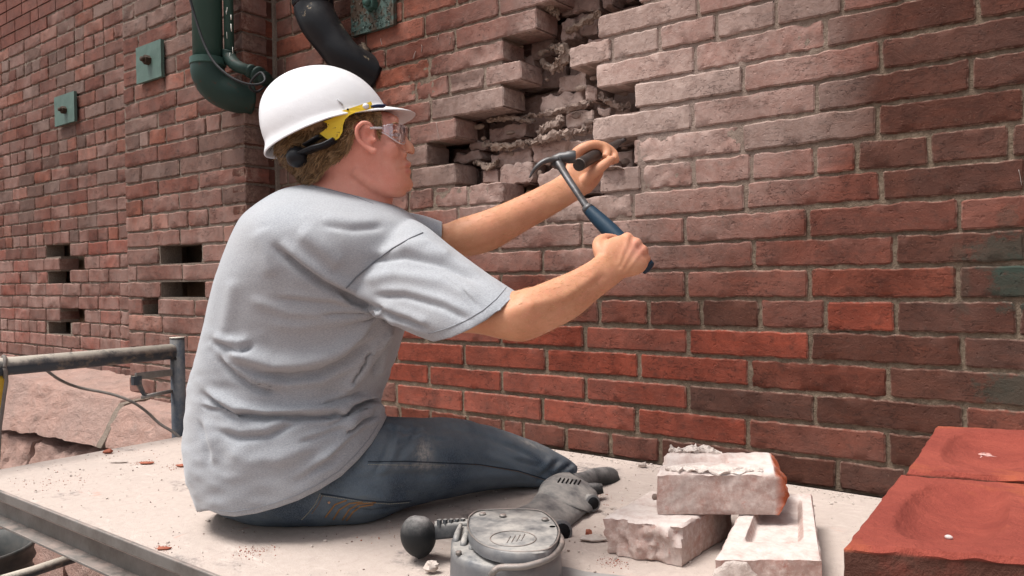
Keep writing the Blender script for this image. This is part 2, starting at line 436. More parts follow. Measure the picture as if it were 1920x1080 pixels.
for r in range(-9, 23):
    z0, z1 = ZJ[r], ZJ[r+1]; zc = (z0+z1)/2
    bricks = []          # (x0,x1,pxleft)
    if r in ROWS:
        L = ROWS[r]; prev = None; hole = False; prevpx = None
        for it in L:
            if it == 'H': hole = True; continue
            x = ximg(it, zc)
            if prev is not None:
                if hole: holes1.append((prev, x, z0, z1)); hole = False
                else: bricks.append((prev, x, prevpx))
            prev = x; prevpx = it
        first = ximg(L[0], zc); last = prev
    else:
        first = XL+.11*(r % 2)+.2; last = first
    x = first
    while x-.12 > XL:
        w = .215 if RB.random() < .8 else .108
        if x-w < XL+.05: w = x-XL
        bricks.append((x-w, x, None)); x -= w
    if x-XL > .02: bricks.append((XL, x, None))
    x = last
    if True:
        while x < XR:
            w = .225 if RB.random() < .85 else .11; bricks.append((x, x+w, None)); x += w
    ext = []
    for (a, b, pl) in bricks:
        cx = (a+b)/2; px, py = px_of(cx, 0, zc); pa, pya = px_of(b, 0, z0)
        off = not (a < .12 and pya > -60 and px < 2150)
        j = .0088 if r >= -3 else (.0115 if px < 1300 else .0088)
        w = abs(b-a)-j; h = (z1-z0)-j*1.0
        if w < .012: continue
        near_hole = r >= 0 and 780 < px < 1420
        sp = 1.0 if (r, pl) in SPALL else (0.6 if RB.random() < (.10 if (px < 1000 and r > 0) else .03) else 0.)
        if r <= -4 and px < 1290: sp = 0
        # colour by what the photograph shows there
        if r == -3 and px < 1290: kind = 'old'
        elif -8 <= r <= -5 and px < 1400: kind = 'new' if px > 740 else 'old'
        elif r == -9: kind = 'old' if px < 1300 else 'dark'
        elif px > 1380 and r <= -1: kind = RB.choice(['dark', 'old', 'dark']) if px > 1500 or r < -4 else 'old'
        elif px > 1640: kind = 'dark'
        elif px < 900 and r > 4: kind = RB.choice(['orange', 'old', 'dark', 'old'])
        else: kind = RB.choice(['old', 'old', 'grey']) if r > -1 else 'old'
        if (r, pl) in {(-6, 1197), (-8, 1193), (-7, 1097)}: kind = 'new'
        if (r, pl) == (-4, 1314): kind = 'dark'
        if (r, pl) == (-4, 1547): kind = 'new'
        al = RB.uniform(0, .10) if px > 740 else RB.uniform(.05, .2)
        yo = RB.uniform(-.0015, .0025)
        if off: ext.append((w, h, cx, yo, zc)); continue
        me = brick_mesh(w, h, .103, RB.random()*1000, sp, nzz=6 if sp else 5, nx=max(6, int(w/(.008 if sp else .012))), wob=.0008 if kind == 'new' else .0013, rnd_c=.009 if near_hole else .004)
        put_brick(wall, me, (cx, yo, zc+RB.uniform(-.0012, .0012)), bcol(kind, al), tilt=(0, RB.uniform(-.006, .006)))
    EXT += ext
parts = [box((cx, yo+.05, zc2), (w, .1, h)) for w, h, cx, yo, zc2 in EXT]
o = mk('brickwork', *join(parts), M_BRICK, wall, smooth=False); o.color = bcol('old', .05); setp(o, kind='stuff')

def mortar_sheet(name, parent, x0, x1, z0, z1, y, cell, holes, mat, depth=.09, axis='x', amp=.0018, pts=None, extra_cells=None):
    nx = int((x1-x0)/cell)+1; nzc = int((z1-z0)/cell)+1
    xs = np.linspace(x0, x1, nx+1); zs = np.linspace(z0, z1, nzc+1)
    xc = (xs[:-1]+xs[1:])/2; zc = (zs[:-1]+zs[1:])/2
    solid = np.ones((nzc, nx), bool)
    for (a, b, c, d) in holes:
        a, b = min(a, b), max(a, b)
        solid[np.ix_((zc > c) & (zc < d), (xc > a) & (xc < b))] = False
    V = []; idx = {}
    def vid(i, j, layer):
        k = (i, j, layer)
        if k not in idx:
            x, z = xs[i], zs[j]
            yy = y+(nz((x, 0, z), 55, 3)*amp*1.2+nz((x, 0, z), 140, 8)*amp) if layer == 0 else y+depth
            idx[k] = len(V); V.append((x, yy, z) if axis == 'x' else (yy, x, z))
        return idx[k]
    Fc = []
    S = np.pad(solid, 1)
    for j in range(nzc):
        for i in range(nx):
            if not solid[j, i]: continue
            Fc.append((vid(i, j, 0), vid(i+1, j, 0), vid(i+1, j+1, 0), vid(i, j+1, 0)))
            if not S[j+1, i+2]: Fc.append((vid(i+1, j, 0), vid(i+1, j, 1), vid(i+1, j+1, 1), vid(i+1, j+1, 0)))
            if not S[j+1, i]: Fc.append((vid(i, j+1, 0), vid(i, j+1, 1), vid(i, j, 1), vid(i, j, 0)))
            if not S[j+2, i+1]: Fc.append((vid(i+1, j+1, 0), vid(i+1, j+1, 1), vid(i, j+1, 1), vid(i, j+1, 0)))
            if not S[j, i+1]: Fc.append((vid(i, j, 0), vid(i, j, 1), vid(i+1, j, 1), vid(i+1, j, 0)))
    return mk(name, V, Fc, mat, parent, smooth=True, sharp=50)
mortar_sheet('mortar', wall, XL, XR, -.003, 1.90, .0065, .0075, [(min(a, b)-.013, max(a, b)+.013, c-.006, d+.006) for a, b, c, d in holes1], M_MORT)
b_, f_ = box((-1.0, .31, .55), (2.9, .18, 2.8)); mk('wall_core', b_, f_, M_MORT_IN, wall, smooth=False)

# inner wythe seen through the hole
xi0, xi1 = ximg(820, .8)-.25, ximg(1240, .8)+.12
for r in range(-1, 12):
    z0 = ZJ[r]+.012+.006*math.sin(r*2.1); x = xi0+RB.uniform(-.1, .0)
    while x < xi1:
        w = RB.choice([.10, .19, .2, .1, .16]); h = .056+RB.uniform(-.003, .003)
        me = brick_mesh(w-.010, h, .06, RB.random()*999, RB.choice([0, .5, .9]), nzz=5, nx=max(5, int(w/.015)), wob=.003, rnd_c=.008)
        put_brick(wall, me, (x+w/2, .165+RB.uniform(-.014, .012), z0+.03), bcol(RB.choice(['old', 'dark', 'dark', 'grey']), RB.uniform(.0, .1)), tilt=(0, RB.uniform(-.03, .03)))
        x += w
# bricks of the second wythe that can be told apart in the hole
for (x0, x1, y0, y1, yd, kc) in ((1052, 1122, -12, 26, .10, 'dark'), (1126, 1150, -14, 14, .10, 'dark'), (1050, 1078, 34, 76, .085, 'grey'), (1058, 1120, 24, 70, .112, 'grey'), (1100, 1150, 70, 100, .10, 'old'), (1046, 1098, 138, 172, .10, 'dark'),
        (1012, 1092, 174, 208, .098, 'grey'), (1096, 1118, 160, 192, .075, 'old'), (1060, 1112, 206, 240, .11, 'old'), (1118, 1146, 200, 218, .085, 'grey'), (1142, 1182, 196, 226, .11, 'dark'), (915, 985, 232, 262, .115, 'old'),
        (918, 995, 282, 312, .092, 'old'), (997, 1062, 262, 303, .085, 'old'), (903, 933, 318, 346, .075, 'old'), (937, 996, 306, 348, .07, 'old'), (1008, 1052, 318, 356, .075, 'old'), (1064, 1110, 262, 296, .10, 'old'),
        (1108, 1150, 300, 330, .05, 'old'), (852, 900, 285, 306, .10, 'dark'), (940, 1000, 104, 136, .115, 'dark'), (995, 1035, 70, 110, .118, 'dark'), (880, 915, 262, 282, .11, 'grey')):
    A_, B_ = onW(x0, y1, yd), onW(x1, y0, yd); w = abs(B_[0]-A_[0]); h = abs(onW((x0+x1)/2, y0, yd)[2]-onW((x0+x1)/2, y1, yd)[2])
    me = brick_mesh(max(.02, w-.004), max(.02, min(h-.006, .060)), .07, x0*1.3, RB.choice([.3, .7]), nzz=6, nx=max(6, int(w/.009)), wob=.0035, rnd_c=.009)
    c_ = onW((x0+x1)/2, (y0+y1)/2, yd)
    put_brick(wall, me, tuple(c_), bcol(kc, RB.uniform(.1, .35)), tilt=(0, RB.uniform(-.03, .04)), rz=RB.uniform(-.06, .06))
def lump_path(P, r, seed, amp=.35, n=26, sub=14, flat=.6, name='mortar_lump', mat=None, parent=None):
    V, Fc = tube(P, r, n=n, sub=sub, flat=flat)
    rr = np.mean(r)
    out = []
    for p in V:
        q = nz(p, 45, seed)+.7*nz(p, 110, seed+2)+.6*nz(p, 230, seed)+.45*nz(p, 420, seed)
        out.append(p+np.array([nz(p, 60, seed+5)+.5*nz(p, 260, seed), nz(p, 60, seed+6)+.6*nz(p, 300, seed), q])*rr*amp*1.9)
    return mk(name, out, Fc, mat or M_MORT_IN, parent, smooth=True, sharp=40)
def PW(px, py, y): return onW(px, py, y)
L = [([(985, 216, .10), (1020, 214, .085), (1070, 203, .075), (1115, 190, .085)], [.008, .010, .011, .009]),
     ([(990, 268, .085), (1030, 258, .055), (1070, 250, .05), (1110, 243, .07)], [.010, .016, .015, .008]),
     ([(1010, 250, .08), (1040, 235, .06), (1055, 225, .07)], [.010, .020, .008]),
     ([(905, 270, .09), (940, 276, .07), (985, 270, .075)], [.008, .016, .010]),
     ([(915, 225, .10), (960, 222, .085), (1000, 228, .09)], [.010, .010, .008]),
     ([(1035, 90, .09), (1060, 95, .06), (1045, 125, .06), (1020, 122, .08)], [.012, .016, .014, .008]),
     ([(1125, 180, .08), (1160, 200, .07), (1180, 196, .08)], [.012, .013, .008]),
     ([(890, 305, .09), (920, 312, .07), (935, 300, .09)], [.010, .012, .008]),
     ([(1060, 60, .08), (1090, 45, .08), (1125, 22, .09)], [.009, .010, .009]),
     ([(1000, 20, .06), (1030, 12, .05), (1045, 30, .06)], [.014, .018, .012])]
for i, (pts, rr) in enumerate(L):
    lump_path([PW(*p) for p in pts], rr, i*3.3+1, .45, parent=wall)
o = mk('mortar_smear', *join([ball(onW(RB.uniform(860, 1180), RB.uniform(40, 340), .095), (RB.uniform(.006, .02), .008, RB.uniform(.004, .011)), 8, 5) for _ in range(70)]), M_MORT_IN, wall, smooth=True, sharp=40)
setp(o, kind='stuff')

# ------------------------------------------------------------------ brick pier (front face y=-.139, return face x=-2.41)
pier = thing('brick_pier', 'projecting old brick pier with a square corner left of the white hard hat', 'wall', (-2.84, -.139, -.8))
YP, PXL, PXR = -.139, -3.262, -2.41
KP = {-15: -.2255, -12: -.1165, -11: -.076, -10: -.037, -9: .0025, -8: .0406, -7: .0803, -6: .1179, -5: .1564, -4: .1964, -3: .2332, -2: .2723, -1: .3118, 0: .35}
ZP = {k: .47+1.75*v for k, v in KP.items()}
ZP[-13] = ZP[-12]-.067; ZP[-14] = ZP[-13]-.064
for k in (-16, -17, -18, -19): ZP[k] = ZP[k+1]-.066
for k in range(1, 14): ZP[k] = ZJ[k+7] if k+7 <= 9 else ZP[k-1]+.0682
PJ = {0: [294, 327, 370], 1: [260, 330, 398], -1: [261, 278, 309, 344, 385, 413], -2: [295, 371], -3: [264, 335, 414], -4: [295, 371], -5: [266, 334, 415],
      -6: [282, 315, 352, 389], -7: [336, 418], -8: [297, 377], -9: [255, 340, 420], -10: [300, 382], -11: [267, 294, 363, 400], -12: [303, 383], -13: [270, 350],
      -14: [305, 390], -15: [272, 340], -16: [290, 330], -17: [287, 320], 2: [250, 308, 344, 400], 3: [257, 328, 400], 4: [294, 365, 430], 5: [257, 330, 400]}
PH = {(-8, 297), (-10, 300), (-11, 267)}
def xpier(px, z): return xof(px, YP, z)
pholes = []
def xs_auto(a, b, r, L=.208):
    out = []; x = a+(L*.5 if r % 2 else L)*RB.uniform(.92, 1.05)
    if r % 6 == 5:
        while x < b-.06: out.append(x); x += .106
        return out
    while x < b-.07: out.append(x); x += L*RB.uniform(.96, 1.05)
    return out
pool = {}
def pool_mesh(kind, i, sp):
    k = (kind, i, sp)
    if k not in pool:
        w = .2 if kind == 's' else .1
        pool[k] = brick_mesh(w, .058, .1, 50+i*7+(300 if kind == 'h' else 0), sp, nx=10 if kind == 's' else 7, nzz=5, wob=.0017, rnd_c=.006)
    return pool[k], (.2 if kind == 's' else .1)
def pooled(parent, cx, cy, cz, w, h, kind_col, rz=0, yo=0, sp=None, al=.1, depth_scale=1):
    kind = 's' if w > .14 else 'h'
    if sp is None: sp = .8 if RB.random() < .16 else 0.
    me, w0 = pool_mesh(kind, RB.randrange(7), sp)
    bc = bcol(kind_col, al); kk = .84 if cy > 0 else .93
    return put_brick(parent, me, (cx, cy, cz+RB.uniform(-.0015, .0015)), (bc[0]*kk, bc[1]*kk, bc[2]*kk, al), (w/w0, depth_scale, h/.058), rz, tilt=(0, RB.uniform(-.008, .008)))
for r in range(-19, 13):
    z0, z1 = ZP[r], ZP[r+1]; zc = (z0+z1)/2
    js = PJ.get(r)
    xs = [PXL]+([xpier(p, zc) for p in js] if js else xs_auto(PXL, PXR-.05, r))+[PXR]
    pl = [0]+(js if js else [0]*9)
    for i in range(len(xs)-1):
        a, b = xs[i], xs[i+1]
        if (r, pl[i]) in PH: pholes.append((a, b, z0, z1)); continue
        if b-a < .03: continue
        last = i == len(xs)-2
        j = .009
        w = b-a-(j if not last else j/2-.003)
        kc = RB.choice(['old', 'old', 'orange', 'grey', 'grey', 'old']) if r > -4 else RB.choice(['old', 'old', 'orange', 'old'])
        if last and r in (-1, -2, -3, -5): kc = 'grey'
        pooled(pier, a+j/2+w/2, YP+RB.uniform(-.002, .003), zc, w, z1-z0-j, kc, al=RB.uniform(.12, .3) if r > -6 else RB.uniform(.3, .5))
    # return face: stretcher or header behind the corner brick
    # corner bricks show their own end; fill the rest of the return
    if True:
        me, w0 = pool_mesh('h', RB.randrange(7), 0.)
        put_brick(pier, me, (PXR+RB.uniform(-.003, .001), (YP+0)/2-.001, zc), bcol(RB.choice(['orange', 'dark', 'old', 'dark']) if r > 0 else 'dark', .04), (.134/w0, .7, (z1-z0-.009)/.058), math.pi/2)
mortar_sheet('mortar', pier, PXL, PXR-.004, -.8, 1.74, YP+.007, .012, pholes, M_MORT_OLD)
V, Fc = box((PXR-.032, YP/2+.008, .47), (.05, .139-.002, 2.54)); mk('mortar_return', V, Fc, M_MORT_OLD, pier, smooth=False)
b_, f_ = box((-2.86, .13, .47), (.78, .12, 2.54)); mk('wall_core', b_, f_, M_MORT_IN, pier, smooth=False)
b_, f_ = box((PXL+.02, .02, .47), (.03, .28, 2.54)); mk('side_bricks', b_, f_, M_BRICK, pier, smooth=False).color = bcol('old', .1)
b_, f_ = box((PXL+.08, YP+.17, .47), (.05, .12, 2.54)); mk('wall_core', b_, f_, M_MORT_IN, pier, smooth=False)

V, Fc = box((PXR+.004, -.002, .85), (.014, .018, 2.1)); mk('corner_joint', V, Fc, M_MORT_OLD, pier, smooth=False)
# ------------------------------------------------------------------ far left wall, plane y=.07
lw = thing('brick_wall', 'far left stretch of red brick wall beyond the pier, with square putlog holes and thin mortar', 'wall', (-4.6, .07, -.8))
YL = .07
lholes = []
def xl(px, z): return xof(px, YL, z)
LH = {3: (85, 130), 2: (112, 157), 1: (88, 131), -2: (112, 157), -3: (88, 131)}
nL = 0
lextra = []
for r in range(-7, 26):
    z0 = .47-.0657+.0681*r-.0; z1 = z0+.0681; zc = (z0+z1)/2
    x = -3.55; xlim = -5.5
    x += .1*(r % 2)
    hh = LH.get(r)
    if hh: ha, hb = xl(hh[0], zc), xl(hh[1], zc); lholes.append((ha, hb, z0, z1))
    header = (r % 7 == 4)
    while x > xlim:
        w = .104 if (header or RB.random() < .07) else .208*RB.uniform(.96, 1.04)
        a, b = x-w, x
        x -= w
        segs = [(a, b)]
        if hh:
            if b <= hb+.001 and a >= ha-.001: continue
            if a < hb < b and b-hb > .03: segs = [(hb, b)]
            elif a < ha < b: segs = [(a, ha)]
            elif a < hb and b > ha: continue
        for a, b in segs:
            px, py = px_of(a, YL, zc)
            if b-a < .03: continue
            j = .007 if r < 4 else .009
            kc = RB.choice(['old', 'orange', 'old', 'old', 'grey'] if r > 3 else ['old', 'new', 'old'])
            px2, _ = px_of(b, YL, zc)
            if px2 < -20 or py < -60 or nL >= 299: lextra.append(((a+b)/2, zc, b-a-j, z1-z0-j)); continue
            nL += 1
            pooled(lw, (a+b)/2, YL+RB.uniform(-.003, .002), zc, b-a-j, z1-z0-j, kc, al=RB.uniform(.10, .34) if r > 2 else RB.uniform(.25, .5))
mortar_sheet('mortar', lw, -5.78, -3.2, -.8, 2.12, YL+.007, .013, lholes, M_MORT_OLD)
b_, f_ = box((-4.5, .26, .6), (2.6, .12, 2.9)); mk('wall_core', b_, f_, M_MORT_IN, lw, smooth=False)
if lextra:
    o = mk('brickwork', *join([box((x, YL+.05, z), (w, .1, h)) for x, z, w, h in lextra]), M_BRICK, lw, smooth=False); o.color = bcol('old', .12); setp(o, kind='stuff')

# ------------------------------------------------------------------ more materials
def simple(name, col, rough=.6, metal=0., spec=None, bumps=None, var=None, vscale=20):
    N = NT(name); P = N.pos(True)
    c = C4(*col)
    if var: c = N.mix(N.ramp(N.noise(P, vscale, 5, .65), .3, .7), c, C4(*var))
    nn = None
    if bumps:
        for sc, st, d in bumps: nn = N.bump(N.noise(P, sc, 4, .65), st, d, nn)
    N.b.inputs['Metallic'].default_value = metal
    if spec is not None: N.b.inputs['Specular IOR Level'].default_value = spec
    return N.fin(c, rough, nn)
def worn(name, base, chip, dust, dmt=.4, rough=.5, metal=0., scale=30, amt=(.6, .66)):
    """painted or cast surface with chips of another colour and settled dust on faces that look up"""
    N = NT(name); P = N.pos()
    c = N.mix(N.ramp(N.noise(P, scale, 6, .7), *amt), C4(*base), C4(*chip))
    c = N.mix(N.ramp(N.noise(P, 6, 3), .35, .7, 0, .35), c, N.mix(1., C4(*base), C4(.5, .5, .5), 'MULTIPLY'))
    g = N.n('ShaderNodeNewGeometry'); sp = N.n('ShaderNodeSeparateXYZ'); N.l(g.outputs['Normal'], sp.inputs[0])
    up = N.ramp(sp.outputs[2], .0, .9)
    f = N.math('MULTIPLY', N.math('MULTIPLY', up, N.ramp(N.noise(P, 25, 5, .7), .3, .65)), dmt)
    c = N.mix(f, c, C4(*dust))
    n = N.bump(N.noise(P, 90, 5, .7), .35, .0015); n = N.bump(N.noise(P, 14, 4), .25, .004, n)
    N.b.inputs['Metallic'].default_value = metal
    r = N.math('ADD', N.math('MULTIPLY', f, .5), rough)
    return N.fin(c, r, n)
DUST = (.44, .34, .30)
M_GREEN = worn('green_paint', (.035, .075, .062), (.075, .045, .03), (.16, .17, .14), .35, .45, scale=34, amt=(.66, .72))
M_GREENP = worn('green_plate_paint', (.085, .135, .115), (.09, .06, .045), (.20, .21, .18), .2, .55, scale=60, amt=(.70, .74))
M_GREENR = worn('flaking_green_paint', (.065, .10, .088), (.075, .05, .035), (.2, .18, .15), .2, .6, scale=22, amt=(.50, .55))
M_DKGREEN = worn('dark_green_iron', (.02, .042, .035), (.05, .03, .02), (.10, .09, .08), .3, .5)
M_BLACKP = worn('black_drain_pipe', (.010, .010, .012), (.24, .19, .13), (.12, .11, .10), .3, .34, scale=19, amt=(.64, .67))
M_RUST = worn('rusty_bolt', (.05, .03, .02), (.11, .07, .05), (.15, .12, .1), .3, .7)
M_CABLE = simple('black_cable', (.02, .02, .022), .6)
M_SCAF = worn('scaffold_tube', (.045, .055, .068), (.18, .15, .12), (.46, .41, .35), 2.2, .5, scale=18, amt=(.5, .62))
M_POST = worn('blue_black_post', (.022, .033, .052), (.10, .075, .055), (.25, .22, .19), .6, .5, scale=16, amt=(.62, .70))
M_ALU = worn('dusty_aluminium', (.22, .215, .205), (.12, .11, .10), DUST, .7, .5, metal=.6, scale=9, amt=(.45, .7))
M_YEL = simple('yellow_strap', (.62, .42, .05), .7, bumps=[(300, .5, .001)], var=(.45, .28, .04))
M_GREYC = simple('grey_cable', (.11, .10, .095), .75, var=(.2, .17, .15), vscale=40)
M_BUCKET = simple('black_plastic', (.03, .034, .034), .45, var=(.07, .065, .06))
# plank deck, dusty
N = NT('dusty_deck'); P = N.pos()
f1 = N.noise(P, 4.5, 5, .6, .4); f2 = N.noise(P, 60, 6, .75); f3 = N.noise(P, 320, 3, .7); f4 = N.noise(N.map(P, (1, 3.4, 1)), 7, 5, .7, 1.0)
c = N.mix(N.ramp(f1, .3, .7), C4(.45, .38, .34), C4(.49, .405, .36))
c = N.mix(N.ramp(f2, .35, .7, 0, .5), c, C4(.36, .295, .26))
c = N.mix(N.ramp(f4, .60, .74, 0, .6), c, C4(.60, .53, .48))
c = N.mix(N.ramp(N.noise(P, 9, 5, .7, .8), .66, .76, 0, .55), c, C4(.52, .22, .16))      # brick dust
sc = N.math('MULTIPLY', N.ramp(N.noise(N.map(P, (1, 1.6, 1), (3, 1, 0)), 4.2, 4, .6), .60, .68), N.ramp(N.noise(P, 75, 5, .8), .42, .55))
c = N.mix(N.ramp(N.noise(N.map(P, (2.5, 1, 1), (7, 2, 0)), 11, 6, .75, 1.5), .55, .70, 0, .35), c, C4(.30, .24, .215))
c = N.mix(N.math('MULTIPLY', sc, .8), c, C4(.12, .11, .11))                              # scuffed bare patches
c = N.mix(N.ramp(f3, .62, .75, 0, .5), c, C4(.22, .17, .15))
n = N.bump(N.math('ADD', f2, f3), .55, .002); n = N.bump(N.noise(P, 22, 5, .7), .3, .004, n)
M_DECK = N.fin(c, .95, n)
N = NT('street_ground'); P = N.pos(); c = N.mix(N.noise(P, 3, 6, .7), C4(.20, .145, .125), C4(.33, .25, .22))
M_GROUND = N.fin(c, .95, N.bump(N.noise(P, 60, 5, .75), .6, .004))
N = NT('red_sandstone'); P = N.pos()
a_ = N.noise(N.map(P, (1, 1, 1.8)), 16, 7, .75, .6); b_ = N.noise(P, 5, 4, .6); d_ = N.noise(P, 120, 4, .7)
c = N.mix(N.ramp(b_, .35, .65), C4(.40, .245, .20), C4(.35, .235, .20))
c = N.mix(N.ramp(a_, .53, .68, 0, .6), c, C4(.21, .165, .145))
c = N.mix(N.ramp(d_, .45, .75, 0, .5), c, C4(.50, .37, .32))
M_STONE = N.fin(c, .95, N.bump(a_, 1.0, .022, N.bump(d_, .8, .004)))

# ------------------------------------------------------------------ ground
V = []; n = 40
for j in range(n+1):
    for i in range(n+1):
        x = -60+120*i/n; y = -60+120*j/n; V.append((x, y, -.86))
mk('ground', V, [(j*(n+1)+i, j*(n+1)+i+1, (j+1)*(n+1)+i+1, (j+1)*(n+1)+i) for j in range(n) for i in range(n)], M_GROUND, smooth=False)['kind'] = 'structure'

# ------------------------------------------------------------------ rock-faced stone footing
def rock(name, c8, seed, amp, n=(26, 10, 14), parent=None, mat=None, bevel=.25, face_amp=1.0):
    """c8: 8 corners, order x-,x+ / front,back / bottom,top -> dict keyed (ix,iy,iz); displaced surface grid"""
    V = []; idx = {}; Fc = []
    def P(u, v, w):
        p = np.zeros(3)
        for ix in (0, 1):
            for iy in (0, 1):
                for iz in (0, 1):
                    p += np.array(c8[(ix, iy, iz)])*((u if ix else 1-u)*(v if iy else 1-v)*(w if iz else 1-w))
        return p
    ctr = P(.5, .5, .5)
    def vid(i, j, k):
        if (i, j, k) not in idx:
            p = P(i/n[0], j/n[1], k/n[2]); d = nrm(p-ctr)
            q = nz(p, 9, seed)*.9+nz(p, 24, seed+1)*.6+nz(p, 60, seed+2)*.3
            e = sum([min(i, n[0]-i) == 0, min(j, n[1]-j) == 0, min(k, n[2]-k) == 0])
            idx[(i, j, k)] = len(V)
            V.append(p+d*(q*amp-(e-1)*amp*bevel))
        return idx[(i, j, k)]
    for i in range(n[0]):
        for k in range(n[2]):
            Fc.append((vid(i, 0, k), vid(i+1, 0, k), vid(i+1, 0, k+1), vid(i, 0, k+1)))
            Fc.append((vid(i, n[1], k+1), vid(i+1, n[1], k+1), vid(i+1, n[1], k), vid(i, n[1], k)))
    for i in range(n[0]):
        for j in range(n[1]):
            Fc.append((vid(i, j, n[2]), vid(i+1, j, n[2]), vid(i+1, j+1, n[2]), vid(i, j+1, n[2])))
            Fc.append((vid(i, j+1, 0), vid(i+1, j+1, 0), vid(i+1, j, 0), vid(i, j, 0)))
    for j in range(n[1]):
        for k in range(n[2]):
            Fc.append((vid(0, j+1, k), vid(0, j, k), vid(0, j, k+1), vid(0, j+1, k+1)))
            Fc.append((vid(n[0], j, k), vid(n[0], j+1, k), vid(n[0], j+1, k+1), vid(n[0], j, k+1)))
    return mk(name, V, Fc, mat or M_STONE, parent, smooth=True, sharp=45)
def bx8(x0, x1, yf, yb, z0, z1, yt=None, z1l=None, z0l=None):
    yt = yf if yt is None else yt
    z1l = z1 if z1l is None else z1l; z0l = z0 if z0l is None else z0l
    return {(0, 0, 0): (x0, yf, z0l), (1, 0, 0): (x1, yf, z0), (0, 1, 0): (x0, yb, z0l), (1, 1, 0): (x1, yb, z0),
            (0, 0, 1): (x0, yt, z1l), (1, 0, 1): (x1, yt, z1), (0, 1, 1): (x0, yb, z1l+.03), (1, 1, 1): (x1, yb, z1+.03)}
foot = thing('stone_footing', 'rock-faced reddish sandstone footing that sticks out below the brick pier', 'wall', (-3.6, -.3, -.86))
rock('stone', bx8(-4.45, -3.125, -.33, .02, -.17, .0, -.24, .035, -.215), 3, .018, (44, 10, 18), foot)
rock('stone', bx8(-3.105, -1.9, -.33, -.02, -.17, -.02, -.26), 8, .03, (40, 10, 14), foot)
rock('stone', bx8(-5.9, -4.47, -.33, .02, -.215, .035, -.24), 13, .028, (36, 8, 14), foot)
for i, (a, b) in enumerate(((-5.4, -4.5), (-4.48, -3.83), (-3.80, -3.35), (-3.33, -2.6), (-2.58, -1.9))):
    rock('stone', bx8(a, b, -.36-.02*(i % 2), .0, -.52, -.235+(.03 if i > 2 else 0), -.30), 20+i*3, .036, (26, 8, 16), foot)
for i, (a, b) in enumerate(((-5.4, -4.2), (-4.18, -3.3), (-3.28, -2.5), (-2.48, -1.6))):
    rock('stone', bx8(a, b, -.40, .0, -.90, -.54), 50+i*3, .03, (22, 6, 12), foot)
rock('joint_mortar', bx8(-3.14, -3.095, -.338, .0, -.17, -.01, -.245), 5, .006, (4, 10, 18), foot, mat=M_MORT_OLD)
b_, f_ = box((-.6, .06, -.43), (2.7, .1, .84)); mk('stone_base', b_, f_, M_STONE, foot, smooth=False)

# ------------------------------------------------------------------ work platform
DX0, DX1, DY0 = -2.24, .40, -1.062
plat = thing('work_platform', 'dust covered scaffold deck the man sits on, with a grey metal edge rail', 'platform', (-.9, -.55, -.07))
nx, ny = 150, 62
V = [(DX0+(DX1-DX0)*i/nx, DY0+(-.012-DY0)*j/ny, .0) for j in range(ny+1) for i in range(nx+1)]
V = [(x, y, z-abs(nz((x, y, 0), 5, 2))*.0015) for x, y, z in V]
Fc = [(j*(nx+1)+i, j*(nx+1)+i+1, (j+1)*(nx+1)+i+1, (j+1)*(nx+1)+i) for j in range(ny) for i in range(nx)]
bd = [i for i in range(nx+1)]+[j*(nx+1)+nx for j in range(1, ny+1)]+[ny*(nx+1)+i for i in range(nx-1, -1, -1)]+[j*(nx+1) for j in range(ny-1, 0, -1)]
n0 = len(V); V += [(V[k][0], V[k][1], -.022) for k in bd]
for k in range(len(bd)): Fc.append((bd[(k+1) % len(bd)], bd[k], n0+k, n0+(k+1) % len(bd)))
Fc.append(tuple(range(n0, n0+len(bd))))
mk('deck_board', V, Fc, M_DECK, plat, smooth=True, sharp=40)
xm, xw = (DX0+DX1)/2, DX1-DX0
bbox_obj('rail_lip', (xm, DY0-.006, -.004), (xw, .008, .022), M_ALU, plat, .002)
bbox_obj('rail_web', (xm, DY0+.022, -.038), (xw, .006, .062), M_ALU, plat, .001)
bbox_obj('rail_flange', (xm, DY0+.006, -.070), (xw, .036, .005), M_ALU, plat, .001)
for x in np.arange(DX0+.3, DX1, .55): bbox_obj('cross_bearer', (x, -.54, -.045), (.05, .98, .035), M_ALU, plat, .002)

fr = thing('scaffold_frame', 'dusty blue-black scaffold end frame with a round top rail and a lock arm', 'scaffold', (-2.29, -.47, -.86))
mk('post', *tube([(-2.285, -.47, -.86), (-2.285, -.47, .295)], .0215, 20), M_POST, fr)
mk('post', *tube([(-2.285, -1.60, -.86), (-2.285, -1.60, .295)], .0215, 20), M_POST, fr)
mk('top_rail', *tube([(-2.285, -.485, .256), (-2.285, -1.59, .256)], .0238, 20), M_SCAF, fr)
mk('low_rail', *tube([(-2.285, -.485, -.42), (-2.285, -1.59, -.42)], .0215, 16), M_SCAF, fr)
mk('post_cap', *tube([(-2.285, -.47, .2955), (-2.285, -.47, .299)], [.0225, .0225], 20), M_SCAF, fr)
a_ = onW(345, 690, -.49); b2 = onW(290, 698, -.56)
arm = bbox_obj('lock_arm', (-2.285, -.545, .192), (.012, .115, .020), M_ALU, fr, .002)
mk('lock_catch', *join([box((-2.285, -.60, .180), (.018, .024, .026)), tube([(-2.285, -.598, .178), (-2.285, -.575, .130)], [.009, .006], 8)]), M_SCAF, fr, smooth=False)
mk('lock_pin', *tube([(-2.285, -.49, .135), (-2.285, -.585, .128)], .006, 10), M_ALU, fr)
mk('bolt_hole', *tube([(-2.2635, -.49, .235), (-2.2625, -.49, .235)], .005, 10), M_CABLE, fr)

